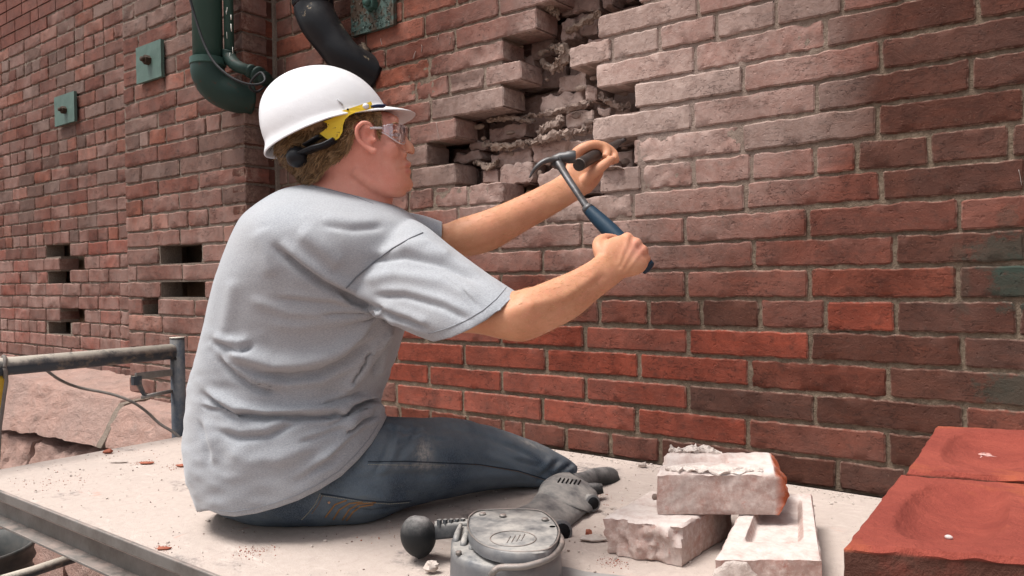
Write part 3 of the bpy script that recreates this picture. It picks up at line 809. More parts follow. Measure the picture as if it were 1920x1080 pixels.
# strap, cables, bucket, bar
P0 = onW(12, 670, -.98)
V, Fc = tube([(-2.285, -.955, .235), (-2.29, -.962, .15), (-2.30, -.968, .06), (-2.305, -.972, -.03), (-2.31, -.97, -.1)], [.011, .0105, .010, .0095, .009], 10, 4, flat=.35)
setp(mk('strap', V, Fc, M_YEL), 'yellow webbing strap hanging from the scaffold top rail at the left edge', 'strap')
th = np.linspace(0, 2*math.pi, 22)
V, Fc = tube([(-2.285+.027*math.cos(a), -.955+.012*math.sin(a*.5), .256+.027*math.sin(a)) for a in th]+[(-2.262, -.95, .22), (-2.27, -.965, .1), (-2.29, -.97, -.1)], .0048, 8, 2)
setp(mk('cable', V, Fc, M_GREYC), 'black cable looped once around the scaffold rail above the yellow strap', 'cable')
pts = [(-2.30, -.84, .232), (-2.33, -.80, .215), (-2.37, -.70, .165), (-2.40, -.62, .150), (-2.40, -.57, .128), (-2.38, -.53, .085), (-2.35, -.50, .03), (-2.32, -.485, -.03)]
V, Fc = tube([onW(82, 690, -.80), onW(112, 712, -.76), onW(150, 727, -.70), onW(205, 738, -.64), onW(245, 752, -.60), onW(275, 772, -.56), onW(300, 795, -.53), onW(335, 818, -.50), onW(350, 850, -.50)], .0042, 8, 4)
setp(mk('cable', V, Fc, M_GREYC), 'thin grey cable sagging from the rail down to the corner of the deck', 'cable')
BKX, BKY = -2.97, -.83
bk = thing('bucket', 'dark ribbed plastic bucket standing under the deck at the lower left corner', 'bucket', (BKX, BKY, -.86))
R = [np.array([[BKX+r*math.cos(a), BKY+r*math.sin(a), z] for a in np.linspace(0, 2*math.pi, 32, endpoint=False)]) for r, z in
     [(.02, -.86), (.15, -.86), (.165, -.70), (.18, -.55), (.188, -.54), (.18, -.53), (.183, -.50), (.192, -.49), (.184, -.48), (.187, -.455), (.197, -.445), (.190, -.43), (.192, -.41), (.20, -.40), (.20, -.39), (.185, -.392), (.175, -.5), (.15, -.84), (.02, -.84)]]
mk('bucket_wall', *loft(R, False), M_BUCKET, bk)
mk('handle', *tube([(BKX+.2*math.cos(a), BKY+.2*math.sin(a)*.5-.1*abs(math.sin(a)), -.42-.05*math.sin(a)) for a in np.linspace(0, math.pi, 9)], .004, 8), M_CABLE, bk)
V, Fc = tube([onG(-30, 1098, -.40), onG(60, 1072, -.40), onG(150, 1042, -.40)], .016, 12)
setp(mk('pipe', V, Fc, M_SCAF), 'dark round bar lying under the deck beside the bucket', 'pipe')

# ------------------------------------------------------------------ anchor plates
def anchor(px4, y, mat, label, bolt_px, th=.014, bs=.019):
    c = np.array([onW(*p, y) for p in px4]); ctr = c.mean(0)
    t = thing('anchor_plate', label, 'wall plate', (ctr[0], y+th, ctr[2]), 'wall anchor plates')
    w = (abs(c[1][0]-c[0][0])+abs(c[3][0]-c[2][0]))/2; h = (abs(c[0][2]-c[2][2])+abs(c[1][2]-c[3][2]))/2
    n = 14; V = []
    for j in range(n+1):
        for i in range(n+1):
            p = np.array([ctr[0]+(i/n-.5)*w, y, ctr[2]+(j/n-.5)*h])
            V.append(p+np.array([0, nz(p, 30, y)*.0012*(2.5 if mat is M_GREENR else 1), 0]))
    Fc = [(j*(n+1)+i, j*(n+1)+i+1, (j+1)*(n+1)+i+1, (j+1)*(n+1)+i) for j in range(n) for i in range(n)]
    bd = [i for i in range(n+1)]+[j*(n+1)+n for j in range(1, n+1)]+[n*(n+1)+i for i in range(n-1, -1, -1)]+[j*(n+1) for j in range(n-1, 0, -1)]
    n0 = len(V); V += [V[k]+np.array([0, th, 0]) for k in bd]
    for k in range(len(bd)): Fc.append((bd[(k+1) % len(bd)], bd[k], n0+k, n0+(k+1) % len(bd)))
    mk('plate', V, Fc, mat, t, smooth=False)
    b = onW(*bolt_px, y-.012)
    hx = [np.array([[b[0]+bs*math.cos(a)*s, yy, b[2]+bs*math.sin(a)*s] for a in np.linspace(.3, .3+2*math.pi, 6, endpoint=False)]) for s, yy in ((1, y+.002), (1, y-.018), (.9, y-.022))]
    mk('nut', *loft(hx), M_RUST if mat is not M_GREENR else M_GREEN, t, smooth=False)
    mk('bolt_end', *tube([(b[0], y-.02, b[2]), (b[0], y-.034, b[2])], [bs*.55, bs*.5], 12), M_RUST if mat is not M_GREENR else M_GREEN, t)
    if mat is M_GREENR:      # curling paint flakes
        fl = []
        for k in range(150):
            p = np.array([ctr[0]+RB.uniform(-.46, .46)*w, y-.002, ctr[2]+RB.uniform(-.48, .28)*h]); s = RB.uniform(.003, .009)
            a, b2, c2 = RB.uniform(-.8, .8), RB.uniform(-.8, .8), RB.uniform(0, 6)
            Rm = np.array((Matrix.Rotation(a, 3, 'X')@Matrix.Rotation(b2, 3, 'Z')@Matrix.Rotation(c2, 3, 'Y')))
            fl.append(box(p, (s, .0015, s*.7), Rm))
        setp(mk('paint_flakes', *join(fl), M_GREENR, t, smooth=False), kind='stuff')
anchor([(102, 178), (139, 175), (102, 237), (139, 228)], .045, M_GREENP, 'smaller green painted iron plate with a bolt, low on the far left wall', (118, 206))
anchor([(253, 91), (300, 73), (257, 157), (303, 143)], -.158, M_GREENP, 'square green painted iron plate bolted to the pier left of the green pipe', (274, 112))
anchor([(660, -20), (737, -36), (655, 66), (737, 50)], -.018, M_GREENR, 'flaking green iron plate with crusty peeling paint above the hard hat', (694, 6), bs=.026)

# ------------------------------------------------------------------ pipes
gp = thing('drain_pipe', 'thick green iron drainpipe with collar and elbow turning into the pier', 'pipe', (-2.78, -.22, 1.15))
yp = -.235
a_ = onW(391, 40, yp); b2 = onW(391, 128, yp); x0 = (a_[0]+b2[0])/2-.005
zb = onW(388, 120, yp)[2]
mk('pipe_run', *tube([(x0, yp, 2.3), (x0, yp, zb+.0)], .050, 28), M_GREEN, gp)
mk('collar', *tube([(x0, yp, zb+.018), (x0, yp, zb+.016), (x0, yp, zb-.006), (x0, yp, zb-.010)], [.052, .060, .061, .056], 28), M_GREEN, gp, sharp=50)
mk('elbow', *tube([(x0, yp, zb), (x0, yp, zb-.035), (x0+.012, yp+.022, zb-.078), (x0+.038, yp+.065, zb-.105), (x0+.06, yp+.13, zb-.112)], [.056, .057, .057, .055, .052], 28, 5), M_DKGREEN, gp)
tp = thing('conduit', 'thin green pipe with chipped white paint and an elbow beside the thick drainpipe', 'pipe', (-2.5, -.2, 1.2))
yq = -.19
xa = onW(429, 50, yq); zc = onW(430, 100, yq)[2]
mk('pipe_run', *tube([(xa[0], yq, 2.3), (xa[0], yq, zc)], .0165, 18), M_GREEN, tp)
e = [(xa[0], yq, zc+.01), (xa[0]+.0, yq, zc-.012), tuple(onW(442, 122, yq+.0)), tuple(onW(462, 131, yq+.02)), tuple(onW(480, 140, yq+.06))]
mk('elbow', *tube(e, [.023, .0235, .021, .019, .021], 18, 4), M_DKGREEN, tp)
for k, (p, r) in enumerate((((470, 134), .024), ((483, 141), .030), ((494, 147), .026))):
    c = onW(*p, yq+.03+.02*k); mk('fitting', *tube([c-np.array([.007, -.003, -.003]), c+np.array([.007, .003, -.003])], r, 18), M_DKGREEN, tp)
mk('stub', *tube([onW(483, 141, yq+.05), onW(520, 160, -.02)], .017, 14), M_DKGREEN, tp)
mk('paint_drips', *join([tube([onW(x, y, yq-.0155), onW(x+RB.uniform(-1, 1), y+RB.uniform(5, 14), yq-.016)], RB.uniform(.0008, .0018), 5) for x, y in ((424, 20), (433, 28), (433, 45), (425, 60), (436, 88), (431, 99), (426, 14))]), simple('white_paint', (.7, .68, .62), .6), tp)['kind'] = 'stuff'
V, Fc = tube([onW(352, -20, -.33), onW(364, 26, -.32), onW(382, 80, -.31), onW(402, 117, -.30), (onW(432, 144, -.28)), onW(462, 157, -.25), onW(485, 158, -.22), onW(497, 150, -.2), onW(490, 136, -.19), onW(476, 146, -.2), onW(468, 163, -.2), onW(482, 172, -.17), onW(500, 160, -.1)], .0042, 8, 5)
setp(mk('cable', V, Fc, M_CABLE), 'black cable hanging in front of the green drainpipe and looping behind the hard hat', 'cable')
bp = thing('drain_pipe', 'black drainpipe slanting down into a broken hole in the brick above the hard hat', 'pipe', (-2.1, -.1, 1.2))
q0 = onW(587, -60, -.105); q1 = onW(587, 12, -.105); q2 = onW(597, 45, -.100); q3 = onW(652, 112, -.05)
mk('pipe_run', *tube([q0+np.array([0, 0, .8]), q0, q1], .064, 28), M_BLACKP, bp)
mk('collar', *tube([q1+np.array([0, 0, .1]), q1+np.array([0, 0, .004]), q1-np.array([0, 0, .003])], [.0665, .0668, .063], 28), M_BLACKP, bp, sharp=50)
mk('elbow', *tube([q1, q1*.6+q2*.4, q2+np.array([.01, 0, -.004]), (q2+q3)/2+np.array([0, -.004, 0]), q3, q3+np.array([.05, .08, -.045])], [.064, .0645, .063, .0585, .0575, .058], 28, 6), M_BLACKP, bp)
c = onW(678, 120, .0)
V, Fc = ball(c, (.058, .02, .06), 22, 12); V = np.array([p+np.array([nz(p, 40, 2), nz(p, 60, 5), nz(p, 40, 8)])*.02 for p in V])
mk('hole_rim', V, Fc, M_RUST, bp)
lump_path([onW(680, 80, -.012), onW(686, 95, -.012), onW(682, 110, -.01)], [.006, .009, .006], 4.4, .3, name='mortar_collar', mat=M_MORT, parent=bp)

# ------------------------------------------------------------------ loose bricks
N = NT('limy_brick'); P = N.pos()
a_ = N.noise(P, 11, 6, .7, .6); b_ = N.noise(P, 90, 5, .75); d_ = N.noise(P, 34, 5, .7, 1.)
c = N.mix(N.ramp(a_, .30, .62), C4(.35, .20, .165), C4(.42, .34, .31))
c = N.mix(N.ramp(N.noise(P, 70, 6, .8, .5), .56, .68, 0, .65), c, C4(.35, .13, .10))
c = N.mix(N.ramp(d_, .52, .72, 0, .35), c, C4(.36, .24, .21))
c = N.mix(N.ramp(b_, .45, .7, 0, .45), c, C4(.70, .62, .57))
g = N.n('ShaderNodeNewGeometry'); sp = N.n('ShaderNodeSeparateXYZ'); N.l(g.outputs['Normal'], sp.inputs[0])
c = N.mix(N.math('MULTIPLY', N.ramp(sp.outputs[2], .45, .9), N.ramp(N.noise(P, 38, 6, .75), .28, .58, .12, .92)), c, C4(.58, .51, .475))
e = attr(N, 'edge'); c = N.mix(N.math('MULTIPLY', e, N.ramp(b_, .3, .5, .5, 1)), c, C4(.36, .085, .035))
M_LIMY = N.fin(c, .95, N.bump(N.math('ADD', a_, N.math('MULTIPLY', b_, .4)), .7, .004))
N = NT('moulded_brick'); P = N.pos()
a_ = N.noise(P, 13, 5, .7, .8); b_ = N.noise(P, 160, 5, .75); d_ = N.noise(P, 7, 4, .6, .4)
c = N.mix(N.ramp(a_, .35, .65), C4(.205, .042, .030), C4(.27, .060, .041))
c = N.mix(N.ramp(d_, .54, .70, 0, .55), c, C4(.44, .125, .045))
c = N.mix(N.ramp(b_, .55, .72, 0, .3), c, C4(.22, .045, .03))
e = attr(N, 'edge'); c = N.mix(N.math('MULTIPLY', e, N.ramp(N.noise(P, 14, 5, .7), .3, .5, .4, 1)), c, C4(.085, .036, .026))
M_RED = N.fin(c, .95, N.bump(N.math('ADD', b_, N.math('MULTIPLY', N.noise(P, 40, 5, .75), .8)), .8, .003))
M_CRUST = mortar_material('mortar_crust', C4(.50, .43, .39), C4(.68, .60, .55), False)
for nd in M_CRUST.node_tree.nodes:
    if nd.type == 'BUMP': nd.inputs['Strength'].default_value = .5

def quad_brick(tl, tr, br, bl, h, seed, frog=0., frogm=(.16, .84, .2, .8), frogk=2.2, n=(34, 22), rough=.0015, sides=7, side_amp=None, edgef=None, groove=None, taper=.0):
    """tl,tr,br,bl top corners (far-left, far-right, near-right, near-left); body height h below"""
    tl, tr, br, bl = [np.array(p, float) for p in (tl, tr, br, bl)]
    V = []; E = []
    def T(u, v): return (bl*(1-u)+br*u)*(1-v)+(tl*(1-u)+tr*u)*v
    for j in range(n[1]+1):
        for i in range(n[0]+1):
            u, v = i/n[0], j/n[1]
            uu = .5-.5*math.cos(math.pi*u) if False else u
            p = T(u, v)
            e = min(u, 1-u, v, 1-v)
            z = nz(p, 30, seed)*rough+nz(p, 90, seed+1)*rough*.8
            if frog:
                fu = max(0, min(u-frogm[0], frogm[1]-u))/(frogm[1]-frogm[0])*2; fv = max(0, min(v-frogm[2], frogm[3]-v))/(frogm[3]-frogm[2])*2
                if frogk < 3: dd = ((1-fu)**3+(1-fv)**3)**(1/3); fu = fv = max(0, 1-dd); flat_q = 1-min(1, dd)**3.2
                q = min(1, (fu*frogk))*min(1, (fv*frogk)); q = q*q*(3-2*q)
                z -= frog*(q if frogk > 3 else flat_q)
            if groove: z += groove(u, v, p)
            p = p+np.array([0, 0, z])
            if e == 0: p = p+np.array([nz(p, 50, seed)*.002, nz(p, 50, seed+3)*.002, -.0035+nz(p, 60, seed+5)*.0015])
            V.append(p); E.append(edgef(u, v, 1.0) if edgef else 0)
    nX = n[0]+1
    Fc = [(j*nX+i, j*nX+i+1, (j+1)*nX+i+1, (j+1)*nX+i) for j in range(n[1]) for i in range(n[0])]
    bd = [(i, 0) for i in range(nX)]+[(n[0], j) for j in range(1, n[1]+1)]+[(i, n[1]) for i in range(n[0]-1, -1, -1)]+[(0, j) for j in range(n[1]-1, 0, -1)]
    prev = [j*nX+i for i, j in bd]; m = len(bd); ctr = T(.5, .5)
    sa = side_amp or rough*1.2
    for s in range(1, sides+1):
        cur = []
        for k, (i, j) in enumerate(bd):
            u, v = i/n[0], j/n[1]
            p = T(u, v)+np.array([0, 0, -h*s/sides])
            d = nrm((p-ctr)*np.array([1, 1, 0])); 
            am = sa(u, v) if callable(sa) else sa
            p = p+d*(nz(p, 28, seed+7)+.6*nz(p, 75, seed+8)+.3*nz(p, 160, seed))*am - d*taper*s/sides
            if s == sides: p = p-d*.002
            cur.append(len(V)); V.append(p); E.append(edgef(u, v, 1-s/sides) if edgef else 0)
        for k in range(m): Fc.append((prev[(k+1) % m], prev[k], cur[k], cur[(k+1) % m]))
        prev = cur
    Fc.append(tuple(prev))
    return V, Fc, E
def gz(p, z): return onG(p[0], p[1], z)
# lower left: broken half brick
tl, tr, br, bl = gz((1224, 917), .066), gz((1372, 935), .066), gz((1277, 987), .066), gz((1135, 966), .066)
V, Fc, E = quad_brick(tl, tr, br, bl, .066, 3, rough=.0025, n=(30, 30), sides=12, side_amp=lambda u, v: .011 if v < .02 or u < .02 else .003)
V = [np.array([p[0], p[1], max(p[2], .0012)]) for p in V]
o = mk('brick', V, Fc, M_LIMY, None, True, 40, attrs={'edge': E}); setp(o, 'broken half brick with a rough snapped face, lower left of the three dusty bricks', 'brick', 'dusty salvaged bricks stacked on the deck')
# lower right: frog up
tl, tr, br, bl = gz((1405, 926), .066), gz((1522, 924), .066), gz((1541, 1046), .066), gz((1341, 1046), .066)
V, Fc, E = quad_brick(tl, tr, br, bl, .066, 9, frog=.017, frogm=(.2, .84, .20, .92), frogk=5, rough=.0016, n=(44, 44), sides=9)
t = thing('brick', 'dusty salvaged brick lying hollow side up, mortar smeared on its near face', 'brick', (*((tl+tr+br+bl)/4)[:2], 0), 'dusty salvaged bricks stacked on the deck')
mk('brick_body', V, Fc, M_LIMY, t, True, 40, attrs={'edge': E})
fn = nrm(np.cross(br-bl, [0, 0, 1.]))
def crust(name, pts, base, ex, ey, normal, th, seed, parent, mat=M_CRUST, n=18):
    """irregular flat patch stuck on a face"""
    V = []; Fc = []; R = 7
    for r in range(R+1):
        for k in range(n):
            a = 2*math.pi*k/n; rad = (1+.35*nz((math.cos(a), math.sin(a), 0), 1.7, seed)+.15*nz((math.cos(a), math.sin(a), 0), 5, seed))*r/R
            p = base+ex*math.cos(a)*rad+ey*math.sin(a)*rad
            q = th*(1 if r < R-1 else (.75 if r == R-1 else -.3))
            p = p+normal*(q+nz(p, 90, seed)*th*.8*(r < R)); V.append(p)
    for r in range(R):
        for k in range(n): Fc.append((r*n+k, r*n+(k+1) % n, (r+1)*n+(k+1) % n, (r+1)*n+k))
    return mk(name, V, Fc, mat, parent, True, 45)
mid = bl*.8+br*.2
crust('mortar_patch', None, mid+np.array([0, 0, -.024]), nrm(br-bl)*.030, np.array([0, 0, .022]), fn, .003, 5, t)
# top brick across both
tl, tr, br, bl = gz((1252, 848), .137), gz((1445, 848), .137), gz((1456, 888), .137), gz((1231, 888), .137)
def gr(u, v, p):
    s = math.exp(-((v-.50-.10*math.sin(u*4))/.07)**2)*(.011 if u < .60 else .004)
    return -s+(.005*math.exp(-((v-.72)/.12)**2)+.004*math.exp(-((v-.2)/.16)**2))*(1+nz(p, 40, 3)*1.5)
V, Fc, E = quad_brick(tl, tr, br, bl, .069, 15, rough=.002, n=(50, 30), sides=12, side_amp=lambda u, v: .010 if u > .98 else .003, edgef=lambda u, v, w: 1.0 if u > .99 else 0., groove=gr)
bd_ = nrm(br-bl); V = [p+bd_*(.017*math.sin(math.pi*min(1, max(0, (p[2]-.067)/.068)))*(1 if E[i] > .5 else 0)) for i, p in enumerate(V)]
t = thing('brick', 'dusty brick with ridged mortar and an orange broken end, on top of the other two', 'brick', (*((tl+tr+br+bl)/4)[:2], .067), 'dusty salvaged bricks stacked on the deck')
mk('brick_body', V, Fc, M_LIMY, t, True, 40, attrs={'edge': E})
o = lump_path([tl*.97+br*.03+np.array([0, 0, .003]), tl*.7+tr*.3+np.array([0, -.004, .006]), tl*.45+tr*.55+np.array([0, -.012, .003])], [.008, .011, .006], 9.9, .45, name='mortar_ridge', mat=M_CRUST, parent=t, flat=.6)
o = lump_path([bl*.95+tr*.05+np.array([0, .012, .001]), bl*.6+br*.4+np.array([0, .014, .003]), bl*.1+br*.9+np.array([-.004, .012, 0])], [.010, .012, .007], 12.9, .35, name='mortar_ridge', mat=M_CRUST, parent=t, flat=.35)

# big new moulded bricks on the right, four courses high
ZT = .268
r1 = [gz((1686, 889), ZT), gz((2060, 908), ZT), None, gz((1583, 1022), ZT)]
r1[2] = r1[3]+(r1[1]-r1[0])
r2 = [gz((1756, 798), ZT+.006), gz((2050, 812), ZT+.006), None, gz((1700, 881), ZT+.006)]
r2[2] = r2[3]+(r2[1]-r2[0])
for k in range(2):
    q = r1 if k == 0 else r2
    ef = (lambda u, v, w: 1.0 if (v < .01 and w < .93) else 0.)
    V, Fc, E = quad_brick(q[0], q[1], q[2], q[3], .066, 31+k*7, frog=.014, frogm=(.12, .60, .10, .88) if k == 0 else (.12, .66, .12, .88), frogk=1.35, rough=.0009, n=(70, 70), sides=12, side_amp=.0022, edgef=ef)
    V = [p+np.array([0, 0, 0]) for p in V]
    o = mk('brick', V, Fc, M_RED, None, True, 40, attrs={'edge': E})
    setp(o, ['big new red moulded brick nearest the camera, hollow side up with a dished centre', 'big new red moulded brick just behind the nearest one, pale chalk mark in its hollow'][k], 'brick', 'new red moulded bricks stacked at the right')
    for c in range(3):
        dz = -.067*(c+1)
        V, Fc, E = quad_brick(*[p+np.array([RB.uniform(-.004, .004), 0, dz]) for p in q], .0655, 60+k*9+c, rough=.001, n=(12, 8), sides=4)
        o = mk('brick', V, Fc, M_RED, None, True, 40, attrs={'edge': E})
        setp(o, ['new red brick hidden in the stack right under the nearest moulded brick', 'new red brick low in the near stack, second from its bottom', 'new red brick at the bottom of the near stack on the deck'][c] if k == 0 else ['new red brick right under the rear moulded brick with the chalk mark', 'new red brick low in the rear stack, second from its bottom', 'new red brick at the bottom of the rear stack on the deck'][c], 'brick', 'new red moulded bricks stacked at the right')
c = gz((1838, 846), ZT-.005)
c = c-np.array([0, 0, .0035]); V, Fc = ball(c, (.012, .018, .0012), 24, 8); V = np.array([p+np.array([nz(p, 150, 2), nz(p, 150, 5), 0])*.014 for p in V])
setp(mk('mortar_dab', V, Fc, simple('chalky_dust', (.40, .15, .12), .95, var=(.55, .36, .33), vscale=90), None), 'pale dab of dried dust in the hollow of the rear red brick', 'debris')

# ------------------------------------------------------------------ crumbs on the deck
def chip_geo(c, s, rnd, flat=.5):
    V, Fc = ball((0, 0, 0), (s, s*rnd.uniform(.5, .9), s*flat), 6, 4)
    a = rnd.uniform(0, 6.28); ca, sa = math.cos(a), math.sin(a)
    V = V*np.array([[rnd.uniform(.6, 1.25)] for _ in range(len(V))])
    V = V@np.array([[ca, sa, 0], [-sa, ca, 0], [0, 0, 1]])
    return V+np.array(c)+np.array([0, 0, s*flat*.45]), Fc
RD = random.Random(5)
def scatter(name, n, smin, smax, mat, label, region):
    L = []
    while len(L) < n:
        p = region()
        if p is None: continue
        s = smin*(smax/smin)**(RD.random()**2.2)
        L.append(chip_geo((p[0], p[1], 0), s, RD, RD.uniform(.3, .7)))
    o = mk(name, *join(L), mat, None, smooth=False)
    setp(o, label, 'debris', kind='stuff')
def anywhere():
    return (RD.uniform(DX0+.02, .1), RD.uniform(DY0+.01, -.03))
def clusters(cs):
    def f():
        px, py, r = RD.choice(cs); g = onG(px, py, 0)
        return (g[0]+RD.gauss(0, r), g[1]+RD.gauss(0, r)) if g[1] < -.03 else None
    return f
def ok(f):
    def g():
        p = f()
        if p is None or not (DX0+.01 < p[0] < DX1 and DY0+.01 < p[1] < -.02): return None
        return p
    return g
M_CR1 = simple('pale_crumbs', (.40, .33, .29), .95, var=(.52, .46, .42), vscale=60)
M_CR2 = simple('red_crumbs', (.27, .065, .04), .95, var=(.34, .14, .09), vscale=60)
M_CR3 = simple('dark_crumbs', (.13, .10, .09), .95, var=(.25, .18, .15), vscale=60)
scatter('mortar_crumbs', 1500, .0008, .0045, M_CR1, 'pale mortar crumbs strewn over the dusty deck', ok(anywhere))
scatter('dark_crumbs', 900, .0006, .003, M_CR3, 'dark grit strewn over the dusty deck', ok(anywhere))
scatter('brick_crumbs', 1500, .0004, .0019, M_CR2, 'small red brick crumbs lying in patches on the deck', ok(clusters([(268, 868, .014), (340, 875, .018), (300, 1030, .012), (480, 1035, .02), (770, 1000, .05), (1150, 1055, .012), (1115, 935, .03), (225, 850, .05), (1200, 1000, .04), (100, 905, .05)])))
scatter('mortar_crumbs', 500, .0008, .0050, M_CR1, 'mortar crumbs gathered along the foot of the brick wall', ok(lambda: (RD.uniform(-1.5, -.3), -.02-abs(RD.gauss(0, .03)))))
def lone(px, py, s, mat, label, flat=.5, seed=1, name='brick_chip', cat='debris'):
    c = onG(px, py, 0); V, Fc = ball((0, 0, 0), (s[0], s[1], s[2]), 14, 9)
    V = np.array([p*(1+.5*nz(p/s[0], 1.6, seed)+.25*nz(p/s[0], 4, seed)) for p in V])
    a = nrm(AR*np.array([1, 1, 0])); b = np.array([-a[1], a[0], 0])
    V = np.outer(V[:, 0], a)+np.outer(V[:, 1], b)+np.outer(V[:, 2], [0, 0, 1.])
    V[:, 2] -= V[:, 2].min(); setp(mk(name, V+c, Fc, mat, None, True, 35), label, cat)
lone(203, 850, (.014, .009, .005), M_CR2, 'orange red brick flake near the back left edge of the deck', seed=3)
lone(224, 868, (.022, .006, .003), M_CR1, 'flat pale sliver of mortar left of the man on the deck', seed=5, name='mortar_chip')
lone(275, 870, (.016, .010, .003), M_CR2, 'orange brick flake in the left red patch beside the man', seed=8)
lone(345, 875, (.018, .008, .003), M_CR2, 'orange brick flake closest to the hem of the grey shirt', seed=11)
lone(307, 1030, (.012, .006, .0025), M_CR2, 'small orange flake near the front edge rail', seed=14)
lone(809, 1074, (.011, .009, .008), M_CR1, 'grey lump of mortar below the round black knob', seed=17, name='mortar_chip')
lone(1112, 1014, (.026, .014, .004), M_CR1, 'flat pale chip of mortar between the saw and the broken brick', seed=21, name='mortar_chip')
lone(1104, 1010, (.006, .004, .008), M_CR2, 'red brick bit lying on the flat pale mortar chip', seed=22)
lone(1152, 1036, (.011, .008, .008), M_CR1, 'small mortar lump at the foot of the broken brick', seed=25, name='mortar_chip')
lone(1205, 877, (.010, .006, .006), M_CR1, 'tiny mortar lump near the wall behind the tool handle', seed=29, name='mortar_chip')
c = gz((1228, 937), .066)
V, Fc = ball(c+np.array([0, 0, .005]), (.006, .005, .006), 8, 6); setp(mk('mortar_chip', V, Fc, M_CR3, None, False), 'dark crumb sitting on top of the broken half brick', 'debris')
for k, (px, py, s) in enumerate(((1779, 1012, .0032), (1733, 1030, .0025), (1806, 940, .002), (1842, 1055, .003), (1780, 990, .0022))):
    c = gz((px, py), ZT-.014)
    V, Fc = ball(c+np.array([0, 0, .002]), (s, s*.7, s*.6), 8, 6)
    if k < 2: setp(mk('mortar_chip', V, Fc, simple('pale_grit', (.5, .42, .40), .9), None, True), ['white grit bead in the hollow of the nearest red brick', 'white grit bead near the front rim of the nearest red brick'][k], 'debris')

# ------------------------------------------------------------------ power saw lying on the deck
M_TOOL = worn('dusty_magnesium', (.13, .135, .145), (.20, .20, .20), (.42, .39, .36), 1.05, .42, metal=.35, scale=26, amt=(.52, .7))
M_TOOLB = worn('dusty_black_plastic', (.06, .064, .07), (.16, .16, .158), (.38, .355, .33), 1.0, .5, scale=22, amt=(.5, .72))
M_RUB = worn('black_rubber', (.016, .018, .02), (.07, .07, .075), (.30, .28, .27), .9, .55, scale=14, amt=(.6, .7))
M_DARK = simple('dark_slot', (.006, .006, .007), .8)
tool = thing('power_saw', 'dust covered grey masonry power saw lying on its side in front of the man', 'power tool', (*onG(960, 1030, 0)[:2], 0))
# motor barrel and tail: sections across the axis, silhouette edges left/right
mk('motor_barrel', *ploft([(900, 985, 1025, 1045, 1.34, .040), (955, 958, 1052, 1008, 1.40, .044), (990, 945, 1068, 988, 1.46, .046), (1003, 931, 1087, 971, 1.505, .046), (1012, 920, 1103, 958, 1.545, .046)], 5, 32), M_TOOL, tool, sharp=60)
CV, CF = ploft([(1008, 924, 1106, 959, 1.54, .049), (1015, 908, 1115, 952, 1.568, .052), (1030, 895, 1120, 938, 1.60, .050), (1050, 887, 1118, 921, 1.63, .041), (1068, 886, 1108, 908, 1.655, .027)], 5, 36, 2.1)
mk('motor_collar', CV, CF, M_TOOL, tool, sharp=60)
mk('seam_ring', *ploft([(1006, 926, 1105, 962, 1.536, .0485), (1007, 925, 1107, 961, 1.539, .0505), (1008, 923, 1107, 959, 1.543, .0490)], 2, 32), M_TOOLB, tool)
BC = BVHTree.FromPolygons([tuple(p) for p in CV], CF)
vents = []
for k in range(6):
    q_ = [BC.ray_cast(Vector(CAM), Vector(nrm(ray(1046+k*7.5+dx, 905+k*.8+dy))))[0] for dx, dy in ((0, 0), (2.5, -4), (5, -8))]
    if None not in q_: vents.append(tube([np.array(p) for p in q_], .0018, 8))
mk('vent_slots', *join(vents), M_DARK, tool)
mk('rear_handle', *ploft([(1075, 888, 1100, 912, 1.66, .018), (1095, 884, 1112, 908, 1.70, .018), (1115, 878, 1128, 908, 1.74, .020), (1136, 876, 1148, 908, 1.77, .021), (1150, 878, 1158, 907, 1.79, .019), (1158, 884, 1163, 901, 1.80, .012)], 4, 24), M_RUB, tool, sharp=60)
mk('trigger', *ploft([(1095, 908, 1106, 930, 1.61, .013), (1114, 906, 1120, 927, 1.625, .013), (1129, 908, 1132, 924, 1.635, .011)], 3, 16, 3), M_RUB, tool, sharp=60)
for (cx, cy, t, w, h) in ((1109, 943, 1.545, .010, .015), (1051, 997, 1.40, .010, .019)):
    c = B(cx, cy, t); ax = nrm(B(cx+10, cy+2, t-.02)-c)
    mk('exhaust_port', *tube([c-ax*.02, c+ax*.006, c+ax*.007], [h*1.12, h*1.1, h*.95], 18, flat=1.0), M_TOOL, tool, sharp=50)
    mk('port_hole', *tube([c+ax*.0075, c+ax*.0085], h*.8, 16), M_DARK, tool)
# gear housing: flat plate body seen from above, extruded down to the deck
hous = [(880, 968), (900, 957), (960, 955), (1010, 957), (1035, 972), (1048, 992), (1046, 1010), (1038, 1022), (1018, 1032), (960, 1034), (912, 1024), (885, 1005), (877, 985)]
def slab_poly(poly, zt, zb, n=6, rnd=.006, grow=0, seed=0):
    P = np.array([gz(p, zt) for p in poly]); c = P.mean(0)
    Q = cat_rings(list(P)+[P[0]], 5)[:-1]; Q = np.array(Q)
    R = []
    for zz, s in ((zb, 1.0+grow), (zt-rnd*2.2, 1.0+grow*.2), (zt-rnd*.6, .995), (zt, .955), (zt, .0001)):
        r = c+(Q-c)*s; r[:, 2] = zz; R.append(r)
    return loft(R, False)
mk('gear_cover', *slab_poly(hous, .088, .070), M_TOOL, tool, sharp=45)
mk('cover_shade_gap', *slab_poly([(p[0]*.97+962*.03, p[1]*.97+1000*.03) for p in hous], .071, .055), M_DARK, tool, sharp=45)  # near-black slab painting the shade in the groove beneath the cover
mk('cover_highlight', *tube(cat_rings([gz(p, .0865) for p in hous]+[gz(hous[0], .0865)], 5), .0014, 6), M_ALU, tool)  # thin pale tube added as a painted highlight around the cover rim
low = [(850, 1003), (880, 985), (930, 975), (1000, 985), (1045, 1000), (1060, 1020), (1052, 1045), (1030, 1062), (960, 1080), (890, 1078), (855, 1058), (845, 1030)]
